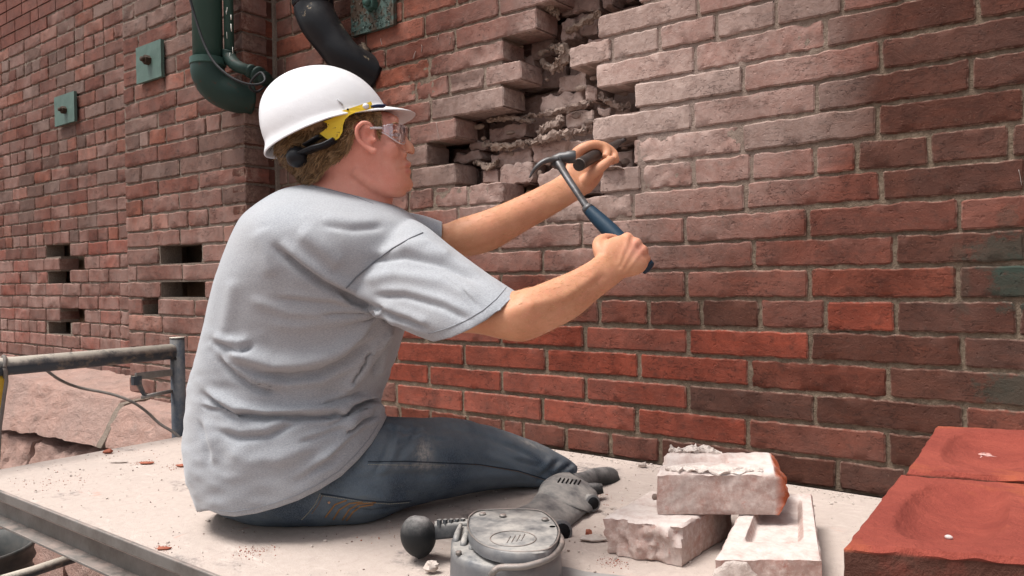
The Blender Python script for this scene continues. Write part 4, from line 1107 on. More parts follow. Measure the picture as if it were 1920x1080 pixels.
mk('gear_housing', *slab_poly([(846, 1008), (866, 984), (900, 974), (960, 974), (1020, 984), (1046, 1002), (1050, 1026), (1036, 1046), (1000, 1058), (930, 1060), (876, 1050), (848, 1032)], .064, .008, grow=.03), M_TOOL, tool, sharp=45)
ribs = []
for k, (x, y) in enumerate(((858, 1004), (872, 1012), (888, 1019), (905, 1024))):
    ribs.append(tube([gz((x+6, y-20), .068), gz((x, y-4), .069), gz((x-3, y+10), .064), gz((x-2, y+24), .045), gz((x+2, y+30), .012)], [.003, .005, .0055, .005, .004], 8, 3))
mk('cooling_ribs', *join(ribs), M_TOOL, tool)
th = np.linspace(0, 2*math.pi, 49)
mk('logo_ring', *tube([gz((962+43*math.cos(a), 1010+14.5*math.sin(a)), .0885) for a in th], .0009, 6), M_ALU, tool)
mk('logo_marks', *join([tube([gz((950+k*9, 1018-k*1.5), .0884), gz((957+k*9, 1006-k*1.5), .0884)], .0008, 5) for k in range(4)]), M_ALU, tool)
for (x, y, z) in ((943, 968, .089), (1022, 975, .089), (1036, 991, .085), (905, 965, .088)):
    c = gz((x, y), z); mk('screw', *tube([c, c+np.array([0, 0, .003])], [.006, .005], 12), M_ALU, tool)
mk('housing_bolts', *join([tube([gz((x, y), z), gz((x, y), z)+np.array([0, 0, .005])], .0045, 6) for x, y, z in ((860, 1040, .064), (1040, 1022, .066), (1018, 1046, .065), (945, 1056, .064))]), M_ALU, tool)['kind'] = 'stuff'
mk('guard_bar', *tube([gz((918, 1082), .030), gz((924, 1074), .060), gz((938, 1064), .068), gz((985, 1062), .070), gz((1030, 1047), .074), gz((1052, 1024), .078), gz((1050, 1006), .080), gz((1034, 1002), .080)], .0046, 12, 4), M_ALU, tool)
V, Fc = slab_poly([(990, 1075), (1020, 1062), (1060, 1062), (1105, 1072), (1190, 1082), (1215, 1100), (1100, 1110), (990, 1100)], .012, .008, rnd=.001); mk('saw_blade', V, Fc, simple('dusty_blade', (.36, .34, .32), .7, .2, var=(.26, .25, .25)), tool, sharp=30)
mk('blade_clamp', *join([tube([gz((975, 1066), .03), gz((1010, 1068), .03)], .009, 10), tube([gz((1015, 1040), .035), gz((1022, 1028), .04)], .010, 10)]), M_TOOL, tool)
# side knob
ks = B(785, 1006, 1.285)
mk('knob', *ploft([(784-33*math.sin(u)-3*math.cos(u), 1006-40*math.cos(u), 784+34*math.sin(u)+3*math.cos(u), 1006-41*math.cos(u)+2, 1.288, .001+.035*math.sin(u)) for u in np.linspace(.06, math.pi-.06, 11)], 3, 32), M_RUB, tool)
mk('knob_stem', *ploft([(815, 979, 815, 1010, 1.29, .012), (845, 977, 845, 1007, 1.285, .012), (880, 975, 880, 1003, 1.28, .012)], 3, 20, 5), M_TOOLB, tool, sharp=40)
mk('stem_teeth', *join([box(B(824+k*11, 981-k*.5, 1.279), (.006, .006, .012), None) for k in range(5)]), M_TOOLB, tool, smooth=False)

# ------------------------------------------------------------------ the man
def mk_skin():
    N = NT('skin'); P = N.pos(); tone = attr(N, 'tone'); lip = attr(N, 'lip')
    a_ = N.noise(P, 26, 4, .6); b_ = N.noise(P, 140, 5, .7); d_ = N.noise(P, 9, 3)
    arm = N.mix(N.ramp(a_, .3, .7), C4(.47, .215, .118), C4(.58, .295, .175))
    arm = N.mix(N.ramp(d_, .4, .65, 0, .5), arm, C4(.60, .265, .17))
    face = N.mix(N.ramp(a_, .3, .7), C4(.60, .255, .195), C4(.70, .34, .26))
    face = N.mix(N.ramp(d_, .45, .65, 0, .6), face, C4(.66, .23, .17))
    c = N.mix(tone, arm, face)
    c = N.mix(N.ramp(b_, .55, .75, 0, .2), c, C4(.32, .13, .08))
    c = N.mix(N.ramp(N.noise(P, 62, 5, .7, .4), .50, .72, 0, .35), c, C4(.62, .25, .17))
    fx = N.noise(N.map(P, (1, 1, 1)), 420, 2, .5)
    c = N.mix(N.ramp(fx, .58, .7, 0, .18), c, C4(.72, .48, .36))
    c = N.mix(N.math('MULTIPLY', lip, .7), c, C4(.47, .13, .11))
    N.b.inputs['Subsurface Weight'].default_value = .12; N.b.inputs['Subsurface Radius'].default_value = (.012, .004, .002)
    N.b.inputs['Subsurface Scale'].default_value = .6
    return N.fin(c, .5, N.bump(b_, .35, .0009, N.bump(N.noise(P, 40, 4), .25, .002)))
M_SKIN = mk_skin()
def knit():
    N = NT('heather_grey_knit'); P = N.pos()
    a_ = N.noise(N.map(P, (1, 1, 2.6)), 330, 3, .7); b_ = N.noise(N.map(P, (1, 1, 3.0)), 110, 4, .7); d_ = N.noise(P, 5, 3)
    c = N.mix(N.ramp(a_, .3, .7), C4(.225, .235, .256), C4(.395, .41, .435))
    c = N.mix(N.ramp(b_, .4, .7, 0, .35), c, C4(.30, .31, .34))
    c = N.mix(N.ramp(d_, .4, .7, 0, .12), c, C4(.50, .45, .42))
    N.b.inputs['Sheen Weight'].default_value = .25
    return N.fin(c, .95, N.bump(a_, .45, .0012, N.bump(N.noise(P, 26, 4, .6), .18, .004)))
M_SHIRT = knit()
def denim():
    N = NT('dusty_denim'); P = N.pos(); X = N.map(P, (1, 1, 1))
    a_ = N.noise(N.map(P, (3, 3, 1)), 260, 3, .7); b_ = N.noise(N.map(P, (1.2, 1.2, 5)), 26, 5, .7, .4); d_ = N.noise(P, 6, 4, .6)
    c = N.mix(N.ramp(a_, .35, .65), C4(.026, .039, .058), C4(.095, .126, .166))
    c = N.mix(N.ramp(d_, .36, .58, 0, .7), c, C4(.15, .188, .222))
    c = N.mix(N.ramp(b_, .50, .72, 0, .5), c, C4(.12, .14, .145))
    g = N.n('ShaderNodeNewGeometry'); sp = N.n('ShaderNodeSeparateXYZ'); N.l(g.outputs['Normal'], sp.inputs[0])
    c = N.mix(N.math('MULTIPLY', N.ramp(sp.outputs[2], .1, .95, 0, .55), N.ramp(N.noise(P, 14, 5, .7), .3, .65)), c, C4(.21, .20, .19))
    w = attr(N, 'patch'); c = N.mix(N.math('MULTIPLY', w, N.ramp(N.noise(P, 90, 5, .75), .38, .58)), c, C4(.40, .38, .35))
    return N.fin(c, .9, N.bump(a_, .5, .0008, N.bump(N.noise(P, 18, 5, .65, .5), .35, .004)))
M_DENIM = denim()

man = thing('person', 'man in a grey T-shirt and dusty jeans sitting on the deck, chiselling the brick wall', 'person', (*onG(560, 978, 0)[:2], 0))

# --- body: torso core, neck, head, both arms and hands as one skin
S = []
def add(*g): S.extend(g)
# torso core under the shirt
add(ploft([(600, 352, 716, 382, 1.52, .055), (560, 385, 765, 420, 1.50, .10), (520, 430, 765, 480, 1.49, .14), (470, 520, 725, 590, 1.50, .14), (430, 640, 700, 690, 1.52, .13), (400, 770, 670, 780, 1.54, .13), (420, 880, 640, 870, 1.56, .13)], 4, 24))
# neck
add(ploft([(592, 268, 722, 318, 1.50, .056), (586, 310, 733, 345, 1.50, .057), (582, 340, 737, 366, 1.50, .059), (578, 365, 735, 392, 1.50, .068), (560, 395, 750, 425, 1.50, .10)], 5, 28))
# head (sections tilted with the raised face)
add(ploft([(570, 168, 618, 164, 1.50, .030), (546, 186, 650, 180, 1.50, .056), (524, 208, 696, 202, 1.50, .068), (522, 238, 736, 214, 1.50, .075), (527, 265, 747, 235, 1.50, .078),
           (540, 290, 751, 258, 1.50, .075), (565, 312, 757, 278, 1.50, .070), (600, 330, 762, 299, 1.50, .063), (640, 346, 765, 318, 1.50, .056), (672, 358, 769, 336, 1.50, .049), (700, 368, 770, 350, 1.50, .040), (718, 371, 757, 362, 1.50, .026)], 5, 32, 2.25))
def bl(px, py, t, r): return ball(B(px, py, t), r, 14, 9)
add(tube([B(746, 244, 1.50), B(756, 262, 1.50), B(767, 279, 1.50), B(766, 287, 1.50)], [.010, .0085, .0110, .0105], 16, 4))     # nose
add(bl(757, 290, 1.484, .0075), bl(757, 290, 1.516, .0075))                                                                        # wings of the nose
add(bl(736, 228, 1.470, .011), bl(736, 228, 1.530, .011), bl(738, 226, 1.50, .011))                                                # brow
add(tube([B(756, 311, 1.474), B(764, 308, 1.49), B(765, 308, 1.51), B(756, 311, 1.526)], [.004, .0062, .0062, .004], 12, 3))
add(tube([B(757, 321, 1.476), B(764, 322, 1.49), B(764, 322, 1.51), B(757, 321, 1.524)], [.004, .0068, .0068, .004], 12, 3))
add(bl(760, 346, 1.50, .0155), bl(728, 284, 1.462, .021), bl(728, 284, 1.538, .021))                                             # chin, cheek bones
add(tube([B(665, 318, 1.446), B(700, 345, 1.455), B(735, 358, 1.474), B(757, 356, 1.492)], [.014, .015, .014, .012], 12, 3))         # jaw line
# ear
add(tube([B(700, 246, 1.421), B(694, 233, 1.414), B(681, 230, 1.410), B(670, 240, 1.409), B(670, 256, 1.411), B(679, 270, 1.415), B(690, 278, 1.419), B(700, 284, 1.422), B(705, 278, 1.424)],
         [.0035, .0040, .0045, .0045, .0045, .0045, .0052, .0068, .0050], 10, 4))
add(ball(B(688, 256, 1.428), (.016, .010, .024), 16, 10, np.array([AR, AF, AU])))
add(bl(702, 262, 1.418, .0048))
# near (right) arm
add(ploft([(785, 440, 700, 545, 1.37, .055), (850, 478, 745, 590, 1.34, .054), (915, 530, 830, 620, 1.295, .050), (960, 545, 895, 626, 1.275, .046), (985, 540, 940, 636, 1.262, .044), (1000, 537, 985, 640, 1.262, .043),
           (1025, 527, 1038, 618, 1.275, .042), (1065, 511, 1085, 592, 1.30, .040), (1098, 494, 1122, 560, 1.325, .034), (1118, 480, 1152, 537, 1.345, .027), (1131, 468, 1176, 517, 1.36, .0225)], 5, 28))
add(bl(965, 615, 1.262, .021))
# near hand: back of the hand
add(ploft([(1126, 474, 1170, 521, 1.355, .022), (1128, 458, 1184, 519, 1.362, .0215), (1142, 447, 1202, 513, 1.368, .021), (1162, 441, 1214, 500, 1.376, .0185), (1178, 444, 1216, 486, 1.388, .0135)], 5, 24, 2.4))
kn = [(1175, 447, 1.380), (1191, 457, 1.378), (1203, 470, 1.379), (1209, 486, 1.382)]
def finger(P, r, sub=4): add(tube([B(*p) for p in P], r, 12, sub))
for (x, y, t), r in zip(kn, (.0102, .0104, .0099, .0088)):
    add(ball(B(x, y, t), r*1.07, 12, 8))
    finger([(x-6, y+4, t), (x+1, y-1, t+.003), (x+3, y+1, t+.022), (x+0, y+3, t+.040), (x-14, y+10, t+.050), (x-25, y+15, t+.042), (x-30, y+14, t+.028)], [r, r*1.02, r*.98, r*.95, r*.93, r*.88, r*.75])
finger([(1133, 490, 1.352), (1124, 468, 1.362), (1124, 455, 1.378), (1135, 448, 1.396), (1152, 449, 1.412), (1163, 455, 1.420)], [.013, .0125, .0120, .0105, .0095, .008])
# far (left) arm: short piece of upper arm, forearm, wrist
add(ploft([(700, 400, 690, 480, 1.66, .050), (775, 412, 770, 482, 1.64, .050), (825, 421, 826, 484, 1.62, .047), (862, 409, 870, 482, 1.605, .045), (905, 396, 925, 469, 1.61, .042), (955, 376, 985, 434, 1.64, .038), (1005, 353, 1040, 402, 1.67, .032), (1040, 335, 1078, 379, 1.70, .027), (1062, 318, 1104, 362, 1.72, .024)], 5, 26))
# far hand round the chisel
add(ploft([(1058, 320, 1106, 363, 1.722, .021), (1064, 302, 1122, 345, 1.735, .021), (1074, 288, 1132, 325, 1.748, .019), (1088, 282, 1134, 308, 1.760, .014)], 5, 22, 2.3))
add(bl(1100, 300, 1.770, .022), bl(1114, 294, 1.775, .018), bl(1095, 290, 1.762, .014))
finger([(1072, 302, 1.745), (1080, 289, 1.738), (1094, 278, 1.733), (1115, 272, 1.735), (1131, 277, 1.738), (1139, 288, 1.730), (1134, 295, 1.720)], [.014, .0135, .0125, .0118, .0120, .0105, .0085])
finger([(1086, 292, 1.765), (1103, 277, 1.757), (1126, 272, 1.760), (1144, 281, 1.765), (1153, 291, 1.762), (1150, 300, 1.750)], [.011, .0108, .010, .0098, .0090, .008])
finger([(1095, 300, 1.785), (1115, 285, 1.782), (1138, 283, 1.787), (1153, 293, 1.788), (1155, 303, 1.775)], [.0105, .010, .0098, .009, .008])
finger([(1100, 310, 1.800), (1120, 297, 1.802), (1140, 298, 1.805), (1150, 306, 1.795)], [.0095, .009, .0088, .0075])
finger([(1090, 345, 1.715), (1106, 331, 1.706), (1124, 316, 1.703), (1139, 304, 1.706), (1149, 297, 1.712)], [.0135, .0125, .0118, .0105, .0085])
v, Fq = remesh(*join(S), .0026, 4, .5)
x, y, t = proj(v)
tone = np.clip((790-x)/60, 0, 1)*np.clip((420-y)/30, 0, 1)
knk = np.exp(-(np.hypot(x-1195, y-465)/22)**2)*.7
lip = np.exp(-((np.minimum(np.hypot(x-764, y-309), np.hypot(x-764, y-321)))/4.6)**2)*(np.abs(t-1.5) < .03)
dn = np.exp(-(np.hypot((x-767)/3.4, (y-291.5)/1.9))**2)*(t < 1.5)
vn = vnorm(v, Fq)
v = v-vn*(dn*.004)[:, None]
mc = np.exp(-((y-(315.0+(765-x)*.12))/1.4)**2)*(x > 744)*(x < 775)*(np.abs(t-1.5) < .04)
v = v-vn*(mc*.0022)[:, None]
cc = np.exp(-((x-690)/7)**2-((y-252)/10)**2)*(t < 1.44)
v = v-vn*(cc*.007)[:, None]
# tendons and a soft muscle edge on the forearms
for L, am, w in (([(1165, 505), (1192, 455)], .0010, 4), ([(1160, 495), (1178, 447)], .0010, 4), ([(1172, 512), (1204, 470)], .0010, 4), ([(1000, 570), (1060, 556), (1110, 520)], .0020, 9), ([(905, 600), (950, 585), (990, 575)], .0016, 12), ([(1010, 600), (1080, 560), (1130, 520)], -.0016, 7)):
    d, sg, pr = seg_dist(x, y, L); v = v+vn*(am*np.exp(-(d/w)**2)*(t < 1.42))[:, None]
body = mk('body', v, clean(Fq), M_SKIN, man, attrs={'tone': np.maximum(tone, knk), 'lip': lip})
# fine fair hair on the forearms
fa = []
RA = random.Random(9); fcx = v[Fq[:, 0]]; fnv = vnorm(v, Fq)[Fq[:, 0]]; fx, fy, ft = proj(fcx)
idx = np.where(((fx > 930) & (fx < 1150) & (fy > 470) & (ft < 1.42)) | ((fx > 850) & (fx < 1060) & (fy > 330) & (fy < 480) & (ft > 1.5)))[0]
ad = nrm(B(1150, 495, 1.35)-B(980, 600, 1.27))
for k in range(2600):
    i = int(RA.choice(idx)); nn = fnv[i]; d = nrm(ad*.9+nn*.35+np.array([RA.gauss(0, .25), RA.gauss(0, .25), -.35+RA.gauss(0, .2)])); p = fcx[i]
    L_ = RA.uniform(.005, .011); fa.append(tube([p, p+d*L_*.5, nrm(d-nn*.25)*L_+p], [.00016, .00013, .00004], 3))
setp(mk('arm_hair', *join(fa), simple('fair_hair', (.50, .30, .15), .5), man), kind='stuff')
# eye, brow, nail, nostril
ex = B(741, 252, 1.4625)
mk('eye', *ball(ex, .0095, 16, 10), simple('eye_white', (.55, .48, .45), .3), man)
mk('eyelid', *join([tube([B(734, 251, 1.4565), B(741, 246, 1.452), B(749, 249, 1.458)], [.0022, .0032, .0020], 8, 4), tube([B(735, 254, 1.4565), B(742, 258, 1.454), B(748, 256, 1.459)], [.0014, .0018, .0012], 8, 4)]), M_SKIN, man)
mk('iris', *ball(B(747, 252, 1.4585), (.0030, .0040, .0040), 10, 8), simple('iris', (.03, .04, .05), .2), man)
M_HAIR0 = None
def hairmat():
    N = NT('brown_hair'); P = N.pos()
    g = N.n('ShaderNodeNewGeometry'); r = g.outputs['Random Per Island']
    c = N.mix(r, C4(.085, .043, .018), C4(.38, .225, .10))
    c = N.mix(N.ramp(N.noise(P, 30, 4), .45, .7, 0, .5), c, C4(.36, .24, .125))
    N.b.inputs['Specular IOR Level'].default_value = .5
    return N.fin(c, .5)
M_HAIR = hairmat()
mk('eyebrow', *tube([B(731, 236, 1.455), B(739, 231, 1.452), B(747, 232, 1.461)], [.0014, .0024, .0012], 8, 4, flat=.6), M_HAIR, man)
mk('fingernail', *ball(B(1146, 297, 1.7045), (.0058, .0022, .0048), 12, 7, np.array([nrm(AR+AU*.6), AF, nrm(AU-AR*.6)])), simple('nail', (.62, .38, .32), .35), man)

# --- T-shirt
S = []
SH = [(598, 345, 716, 374, 1.515, .060), (566, 348, 737, 384, 1.51, .085), (530, 358, 762, 396, 1.505, .130), (487, 388, 792, 428, 1.49, .180), (462, 416, 800, 478, 1.48, .195), (440, 462, 793, 522, 1.478, .190),
      (420, 511, 778, 566, 1.48, .180), (405, 560, 762, 606, 1.488, .170), (393, 611, 750, 642, 1.496, .162), (378, 664, 737, 682, 1.504, .156), (366, 712, 722, 720, 1.512, .152), (359, 765, 712, 752, 1.518, .152),
      (355, 822, 727, 790, 1.522, .162), (358, 880, 728, 850, 1.524, .168), (371, 932, 715, 912, 1.526, .168), (398, 985, 680, 985, 1.528, .160)]
S.append(ploft(SH, 6, 44, 2.15))
S.append(ploft([(770, 408, 655, 520, 1.42, .085), (800, 424, 662, 555, 1.385, .086), (838, 455, 688, 578, 1.36, .084), (880, 487, 722, 600, 1.335, .080), (925, 519, 765, 622, 1.305, .074), (962, 543, 812, 641, 1.285, .070), (985, 558, 835, 655, 1.275, .068)], 6, 36, 2.1))
S.append(ploft([(735, 392, 700, 480, 1.60, .085), (790, 403, 775, 470, 1.63, .070), (822, 413, 815, 470, 1.625, .062), (840, 420, 835, 476, 1.62, .060)], 5, 28))
v, Fq = remesh(*join(S), .0036, 5, .55)
v = lap(v, Fq, 10, .5)
FS = 1.8
def folds(v, Fq, LST, tmax=1.6):
    for L, am, w, kind in LST:
        x, y, t = proj(v); vn = vnorm(v, Fq)
        d, sg, pr = seg_dist(x, y, L)
        vd = (v-CAM)/np.linalg.norm(v-CAM, axis=1)[:, None]
        facing = np.clip(-(vn*vd).sum(1)*2.5, 0, 1)
        env = np.clip(np.minimum(pr, 1-pr)*6+.15, 0, 1)
        if kind == 'r': prof = np.exp(-(d/w)**2)                                   # ridge
        elif kind == 'v': prof = -np.exp(-(d/(w*.55))**2)+.55*np.exp(-((sg+w*1.1)/w)**2)*(d < 3*w)    # sharp valley with a roll above it
        elif kind == 'u': prof = -np.exp(-(d/(w*.55))**2)+.55*np.exp(-((sg-w*1.1)/w)**2)*(d < 3*w)
        v = v+vn*(prof*am*FS*env*facing*(t < tmax))[:, None]
    return v
FD = [([(600, 590), (660, 588), (712, 586)], .0035, 4, 'v'), ([(640, 612), (690, 600), (716, 588)], .0035, 4, 'v'), ([(655, 720), (675, 690), (695, 650)], .0035, 5, 'v'), ([(600, 760), (640, 748), (680, 735)], .004, 5, 'v'), ([(610, 800), (650, 785), (690, 765)], .004, 5, 'v'), ([(560, 830), (610, 815), (650, 800)], .003, 6, 'v'),
      ([(378, 762), (410, 770), (450, 790)], .005, 5, 'v'), ([(430, 690), (470, 715), (520, 722)], .004, 5, 'v'), ([(830, 520), (870, 545), (900, 580)], .0025, 6, 'v'), ([(690, 580), (720, 600), (770, 622)], .004, 5, 'v'),
      ([(517, 464), (560, 500), (605, 532), (650, 555), (700, 578)], .012, 13, 'v'),
      ([(560, 430), (610, 470), (640, 500)], .005, 18, 'r'),
      ([(716, 584), (680, 628), (630, 660), (575, 676), (515, 680), (455, 662), (425, 645)], .010, 14, 'r'),
      ([(720, 590), (690, 640), (650, 676), (600, 700), (540, 708), (480, 700)], .007, 10, 'v'),
      ([(740, 600), (705, 650), (672, 700), (640, 740)], .009, 10, 'r'),
      ([(718, 585), (640, 600), (560, 612), (500, 606)], .003, 11, 'r'),
      ([(380, 738), (410, 760), (440, 776), (500, 783), (560, 781), (620, 779), (652, 766)], .014, 10, 'v'),
      ([(408, 672), (440, 705), (480, 728), (520, 738)], .009, 11, 'v'),
      ([(395, 640), (420, 652), (450, 655), (475, 648)], .008, 11, 'v'),
      ([(405, 808), (450, 822), (505, 815), (560, 790)], .006, 12, 'v'),
      ([(372, 790), (385, 830), (392, 870)], .004, 10, 'v'),
      ([(636, 782), (660, 764), (690, 752), (714, 750)], .015, 8, 'v'),
      ([(640, 800), (672, 776), (700, 762), (722, 770)], .008, 8, 'r'),
      ([(650, 815), (680, 790), (705, 780)], .008, 6, 'v'),
      ([(590, 870), (640, 840), (690, 800), (712, 782)], .004, 9, 'r'),
      ([(560, 900), (620, 866), (670, 820), (700, 800)], .005, 10, 'v'),
      ([(420, 850), (470, 862), (520, 860), (590, 835)], .004, 16, 'r'),
      ([(520, 560), (600, 568), (690, 574)], .003, 8, 'v'),
      ([(470, 560), (540, 585), (620, 590)], .003, 10, 'r'),
      ([(730, 615), (712, 660), (700, 705)], .006, 8, 'v'),
      ([(705, 583), (760, 600), (800, 618)], .006, 9, 'v'),
      ([(668, 530), (740, 515), (830, 530), (900, 560)], .0045, 13, 'r'),
      ([(690, 490), (760, 480), (830, 495), (905, 530)], .0050, 11, 'v'),
      ([(700, 555), (760, 555), (830, 575), (880, 600)], .0045, 10, 'v'),
      ([(740, 460), (800, 458), (850, 480)], .004, 9, 'r'),
      ([(640, 548), (680, 572), (720, 584)], .008, 9, 'u'),
      ([(600, 420), (660, 430), (720, 425)], .003, 12, 'v'),
      ([(480, 430), (500, 470), (510, 520)], .003, 16, 'r'),
      ([(440, 520), (430, 580), (420, 630)], .003, 14, 'r')]
v = folds(v, Fq, FD)
# small restless creases in the slack lower part
x, y, t = proj(v); vn = vnorm(v, Fq)
wgt = np.clip((y-560)/180, 0.12, 1)
vv = np.array([nz((p[0]*1.1, p[1]*1.1, p[2]*1.9), 13, 4)*.6+nz((p[0], p[1], p[2]*2.2), 27, 9)*.35 for p in v])
v = v+vn*(vv*.0065*wgt)[:, None]
v = lap(v, Fq, 2, .5)
# cut neck, hem and cuffs
neck = [(560, 300), (582, 345), (604, 347), (640, 352), (680, 362), (716, 379), (735, 381), (760, 340), (700, 250)]
v, Fq, bi = cut_open(v, Fq, [(540, 250)]+neck[1:8]+[(800, 250)], neck[1:8])
hem = [(392, 957), (415, 966), (440, 969), (480, 963), (520, 952), (560, 938), (600, 918), (640, 893), (672, 862), (697, 832), (714, 805), (726, 780), (728, 765), (718, 753)]
v, Fq, bi = cut_open(v, Fq, hem+[(760, 735), (900, 735), (900, 1100), (340, 1100), (340, 957)], hem)
cuff = [(966, 546), (960, 556), (940, 577), (912, 600), (880, 618), (846, 633), (808, 642)]
v, Fq, bi = cut_open(v, Fq, [(968, 538)]+cuff+[(800, 660), (900, 760), (1100, 640), (1000, 520)], cuff)
cuf2 = [(829, 410), (829, 425), (828, 440), (824, 456), (820, 478)]
v, Fq, bi = cut_open(v, Fq, cuf2+[(820, 500), (900, 500), (900, 400)], cuf2, lambda vv, tt: tt > 1.52)
v[:, 2] = np.maximum(v[:, 2], .004)
shirt = mk('tshirt', v, clean(Fq), M_SHIRT, man)
m = shirt.modifiers.new('thick', 'SOLIDIFY'); m.thickness = .0022; m.offset = -1
BT = BVHTree.FromPolygons([tuple(p) for p in v], clean(Fq))
def on_mesh(bt, px, py, off=.0006):
    d = Vector(nrm(ray(px, py))); h = bt.ray_cast(Vector(CAM), d)
    if h[0] is None: return None
    return np.array(h[0]-d*off)
def stitch(bt, L, r, name, mat, parent, step=5, off=.0004, dash=False, n=6):
    P = []
    for i in range(len(L)-1):
        a, b = np.array(L[i], float), np.array(L[i+1], float); k = max(1, int(np.hypot(*(b-a))/step))
        for s in range(k): P.append(a+(b-a)*s/k)
    P.append(np.array(L[-1], float))
    Q = [on_mesh(bt, p[0], p[1], off) for p in P]; Q = [q for q in Q if q is not None]
    runs = [[Q[0]]]
    for a, b in zip(Q, Q[1:]):
        if np.linalg.norm(b-a) > .03: runs.append([b])
        else: runs[-1].append(b)
    G = []
    for rn in runs:
        if len(rn) < 2: continue
        if dash:
            for i in range(0, len(rn)-1): G.append(tube([rn[i], rn[i]*.35+rn[i+1]*.65], r, 5))
        else: G.append(tube(rn, r, n))
    if G: return mk(name, *join(G), mat, parent)
M_SEAM = simple('shirt_seam', (.15, .155, .17), .95); M_HEMT = simple('hem_thread', (.24, .25, .27), .95)
stitch(BT, [(793, 436), (770, 446), (735, 466), (700, 492), (668, 520), (645, 545)], .0012, 'shoulder_seam', M_SEAM, shirt, off=.0012)
stitch(BT, [(p[0]-5+0*i, p[1]-9) for i, p in enumerate(hem[1:11])], .0006, 'hem_stitch', M_HEMT, shirt, off=.0009)
stitch(BT, [(950, 538), (930, 561), (905, 582), (873, 601), (840, 615), (803, 626)], .0006, 'cuff_stitch', M_HEMT, shirt, off=.0009)
stitch(BT, [(590, 351), (620, 356), (660, 366), (700, 382)], .0007, 'collar_seam', M_SEAM, shirt)

# --- jeans
S = []
S.append(ploft([(470, 810, 412, 950, 1.57, .13), (560, 780, 472, 972, 1.55, .13), (640, 772, 545, 979, 1.535, .118), (715, 782, 630, 978, 1.53, .105), (760, 784, 702, 970, 1.54, .098), (805, 784, 765, 946, 1.58, .094), (860, 787, 835, 932, 1.63, .090), (925, 802, 905, 918, 1.69, .084),
                 (985, 824, 968, 911, 1.735, .076), (1035, 846, 1018, 913, 1.77, .066), (1068, 862, 1052, 908, 1.79, .050), (1085, 875, 1080, 896, 1.80, .025)], 6, 36, 2.2))
# shin folded back under, behind the thigh, and the other leg
def wt(P, r, n=20, sub=4): S.append(tube(P, r, n, sub))
wt([(-1.13, -.30, .05), (-1.28, -.30, .05), (-1.45, -.36, .045), (-1.58, -.42, .04)], [.045, .045, .04, .035])
wt([(-1.50, -.62, .12), (-1.66, -.50, .10), (-1.78, -.38, .085)], [.10, .08, .065])
wt([(-1.78, -.38, .075), (-1.72, -.46, .06), (-1.66, -.54, .05)], [.06, .055, .045])
v, Fq = remesh(*join(S), .0042, 5, .55)
FJ = [([(720, 800), (760, 812), (800, 806)], .003, 5, 'v'), ([(735, 835), (780, 822), (840, 826)], .0025, 6, 'v'), ([(940, 830), (985, 850), (1030, 880)], .003, 6, 'v'), ([(960, 860), (1005, 872), (1045, 895)], .003, 6, 'v'), ([(640, 950), (700, 958), (760, 948)], .003, 6, 'v'), ([(905, 850), (950, 868), (1000, 900)], .0025, 7, 'r'),
      ([(790, 790), (770, 830), (745, 860)], .0035, 8, 'v'), ([(1075, 868), (1050, 885), (1030, 905)], .0045, 6, 'v'), ([(1050, 862), (1030, 880), (1005, 905)], .004, 7, 'v'), ([(1035, 858), (1015, 885)], .003, 6, 'r'),
      ([(740, 790), (725, 850), (700, 890)], .004, 9, 'v'), ([(600, 935), (660, 925), (720, 935), (770, 940)], .003, 9, 'r'), ([(830, 800), (900, 815), (980, 845)], .002, 9, 'v'), ([(850, 900), (920, 890), (990, 890)], .002, 8, 'r'),
      ([(660, 900), (740, 890), (830, 890)], .0025, 12, 'v')]
v = folds(v, Fq, FJ, 2.0)
vn = vnorm(v, Fq)
v = v+vn*np.array([(nz(p, 11, 3)*.6+nz(p, 26, 5)*.4)*.005 for p in v])[:, None]
v = lap(v, Fq, 2, .5)
v[:, 2] = np.maximum(v[:, 2], .0025)
x, y, t = proj(v)
pt = np.exp(-((x-795)/14)**2-((y-850)/24)**2)+.7*np.exp(-((x-995)/22)**2-((y-832-(x-995)*.4)/5)**2)+.5*np.exp(-((x-780)/60)**2-((y-873)/5)**2)
jeans = mk('jeans', v, clean(Fq), M_DENIM, man, attrs={'patch': np.clip(pt, 0, 1)})
BJ = BVHTree.FromPolygons([tuple(p) for p in v], clean(Fq))
M_THR = simple('orange_thread', (.24, .13, .06), .9); M_THW = simple('pale_thread', (.34, .33, .28), .9); M_DSEAM = simple('denim_seam', (.03, .04, .055), .9)
stitch(BJ, [(690, 866), (760, 865), (835, 868), (900, 871), (970, 882), (1035, 902)], .0011, 'side_seam', M_DSEAM, jeans, off=.0006)
stitch(BJ, [(690, 871), (760, 872), (835, 872)], .0006, 'seam_stitch', M_THW, jeans, 3, .0009, True)
stitch(BJ, [(835, 868), (900, 872), (970, 884), (1030, 903)], .0005, 'seam_stitch', M_THR, jeans, 3, .0009, True)
stitch(BJ, [(602, 926), (630, 930), (680, 938), (730, 942), (771, 939)], .0012, 'pocket_edge', M_DSEAM, jeans)
stitch(BJ, [(602, 929), (630, 933), (680, 941), (730, 945), (768, 942)], .0007, 'pocket_stitch', M_THW, jeans, 3, .001, True)
stitch(BJ, [(600, 926), (592, 944), (578, 962), (565, 975)], .0008, 'pocket_stitch', M_THW, jeans, 3, .001, True)
stitch(BJ, [(604, 930), (597, 946), (584, 964)], .0006, 'pocket_stitch', M_THR, jeans, 3, .001, True)
for L in ([(705, 942), (672, 945), (655, 955), (642, 975)], [(700, 946), (676, 950), (662, 960), (650, 976)], [(680, 941), (655, 944), (636, 956), (625, 974)], [(650, 938), (628, 946), (610, 970)]):
    stitch(BJ, L, .0016, 'pocket_embroidery', M_THR, jeans, 4, .0008)
q = on_mesh(BJ, 617, 942)
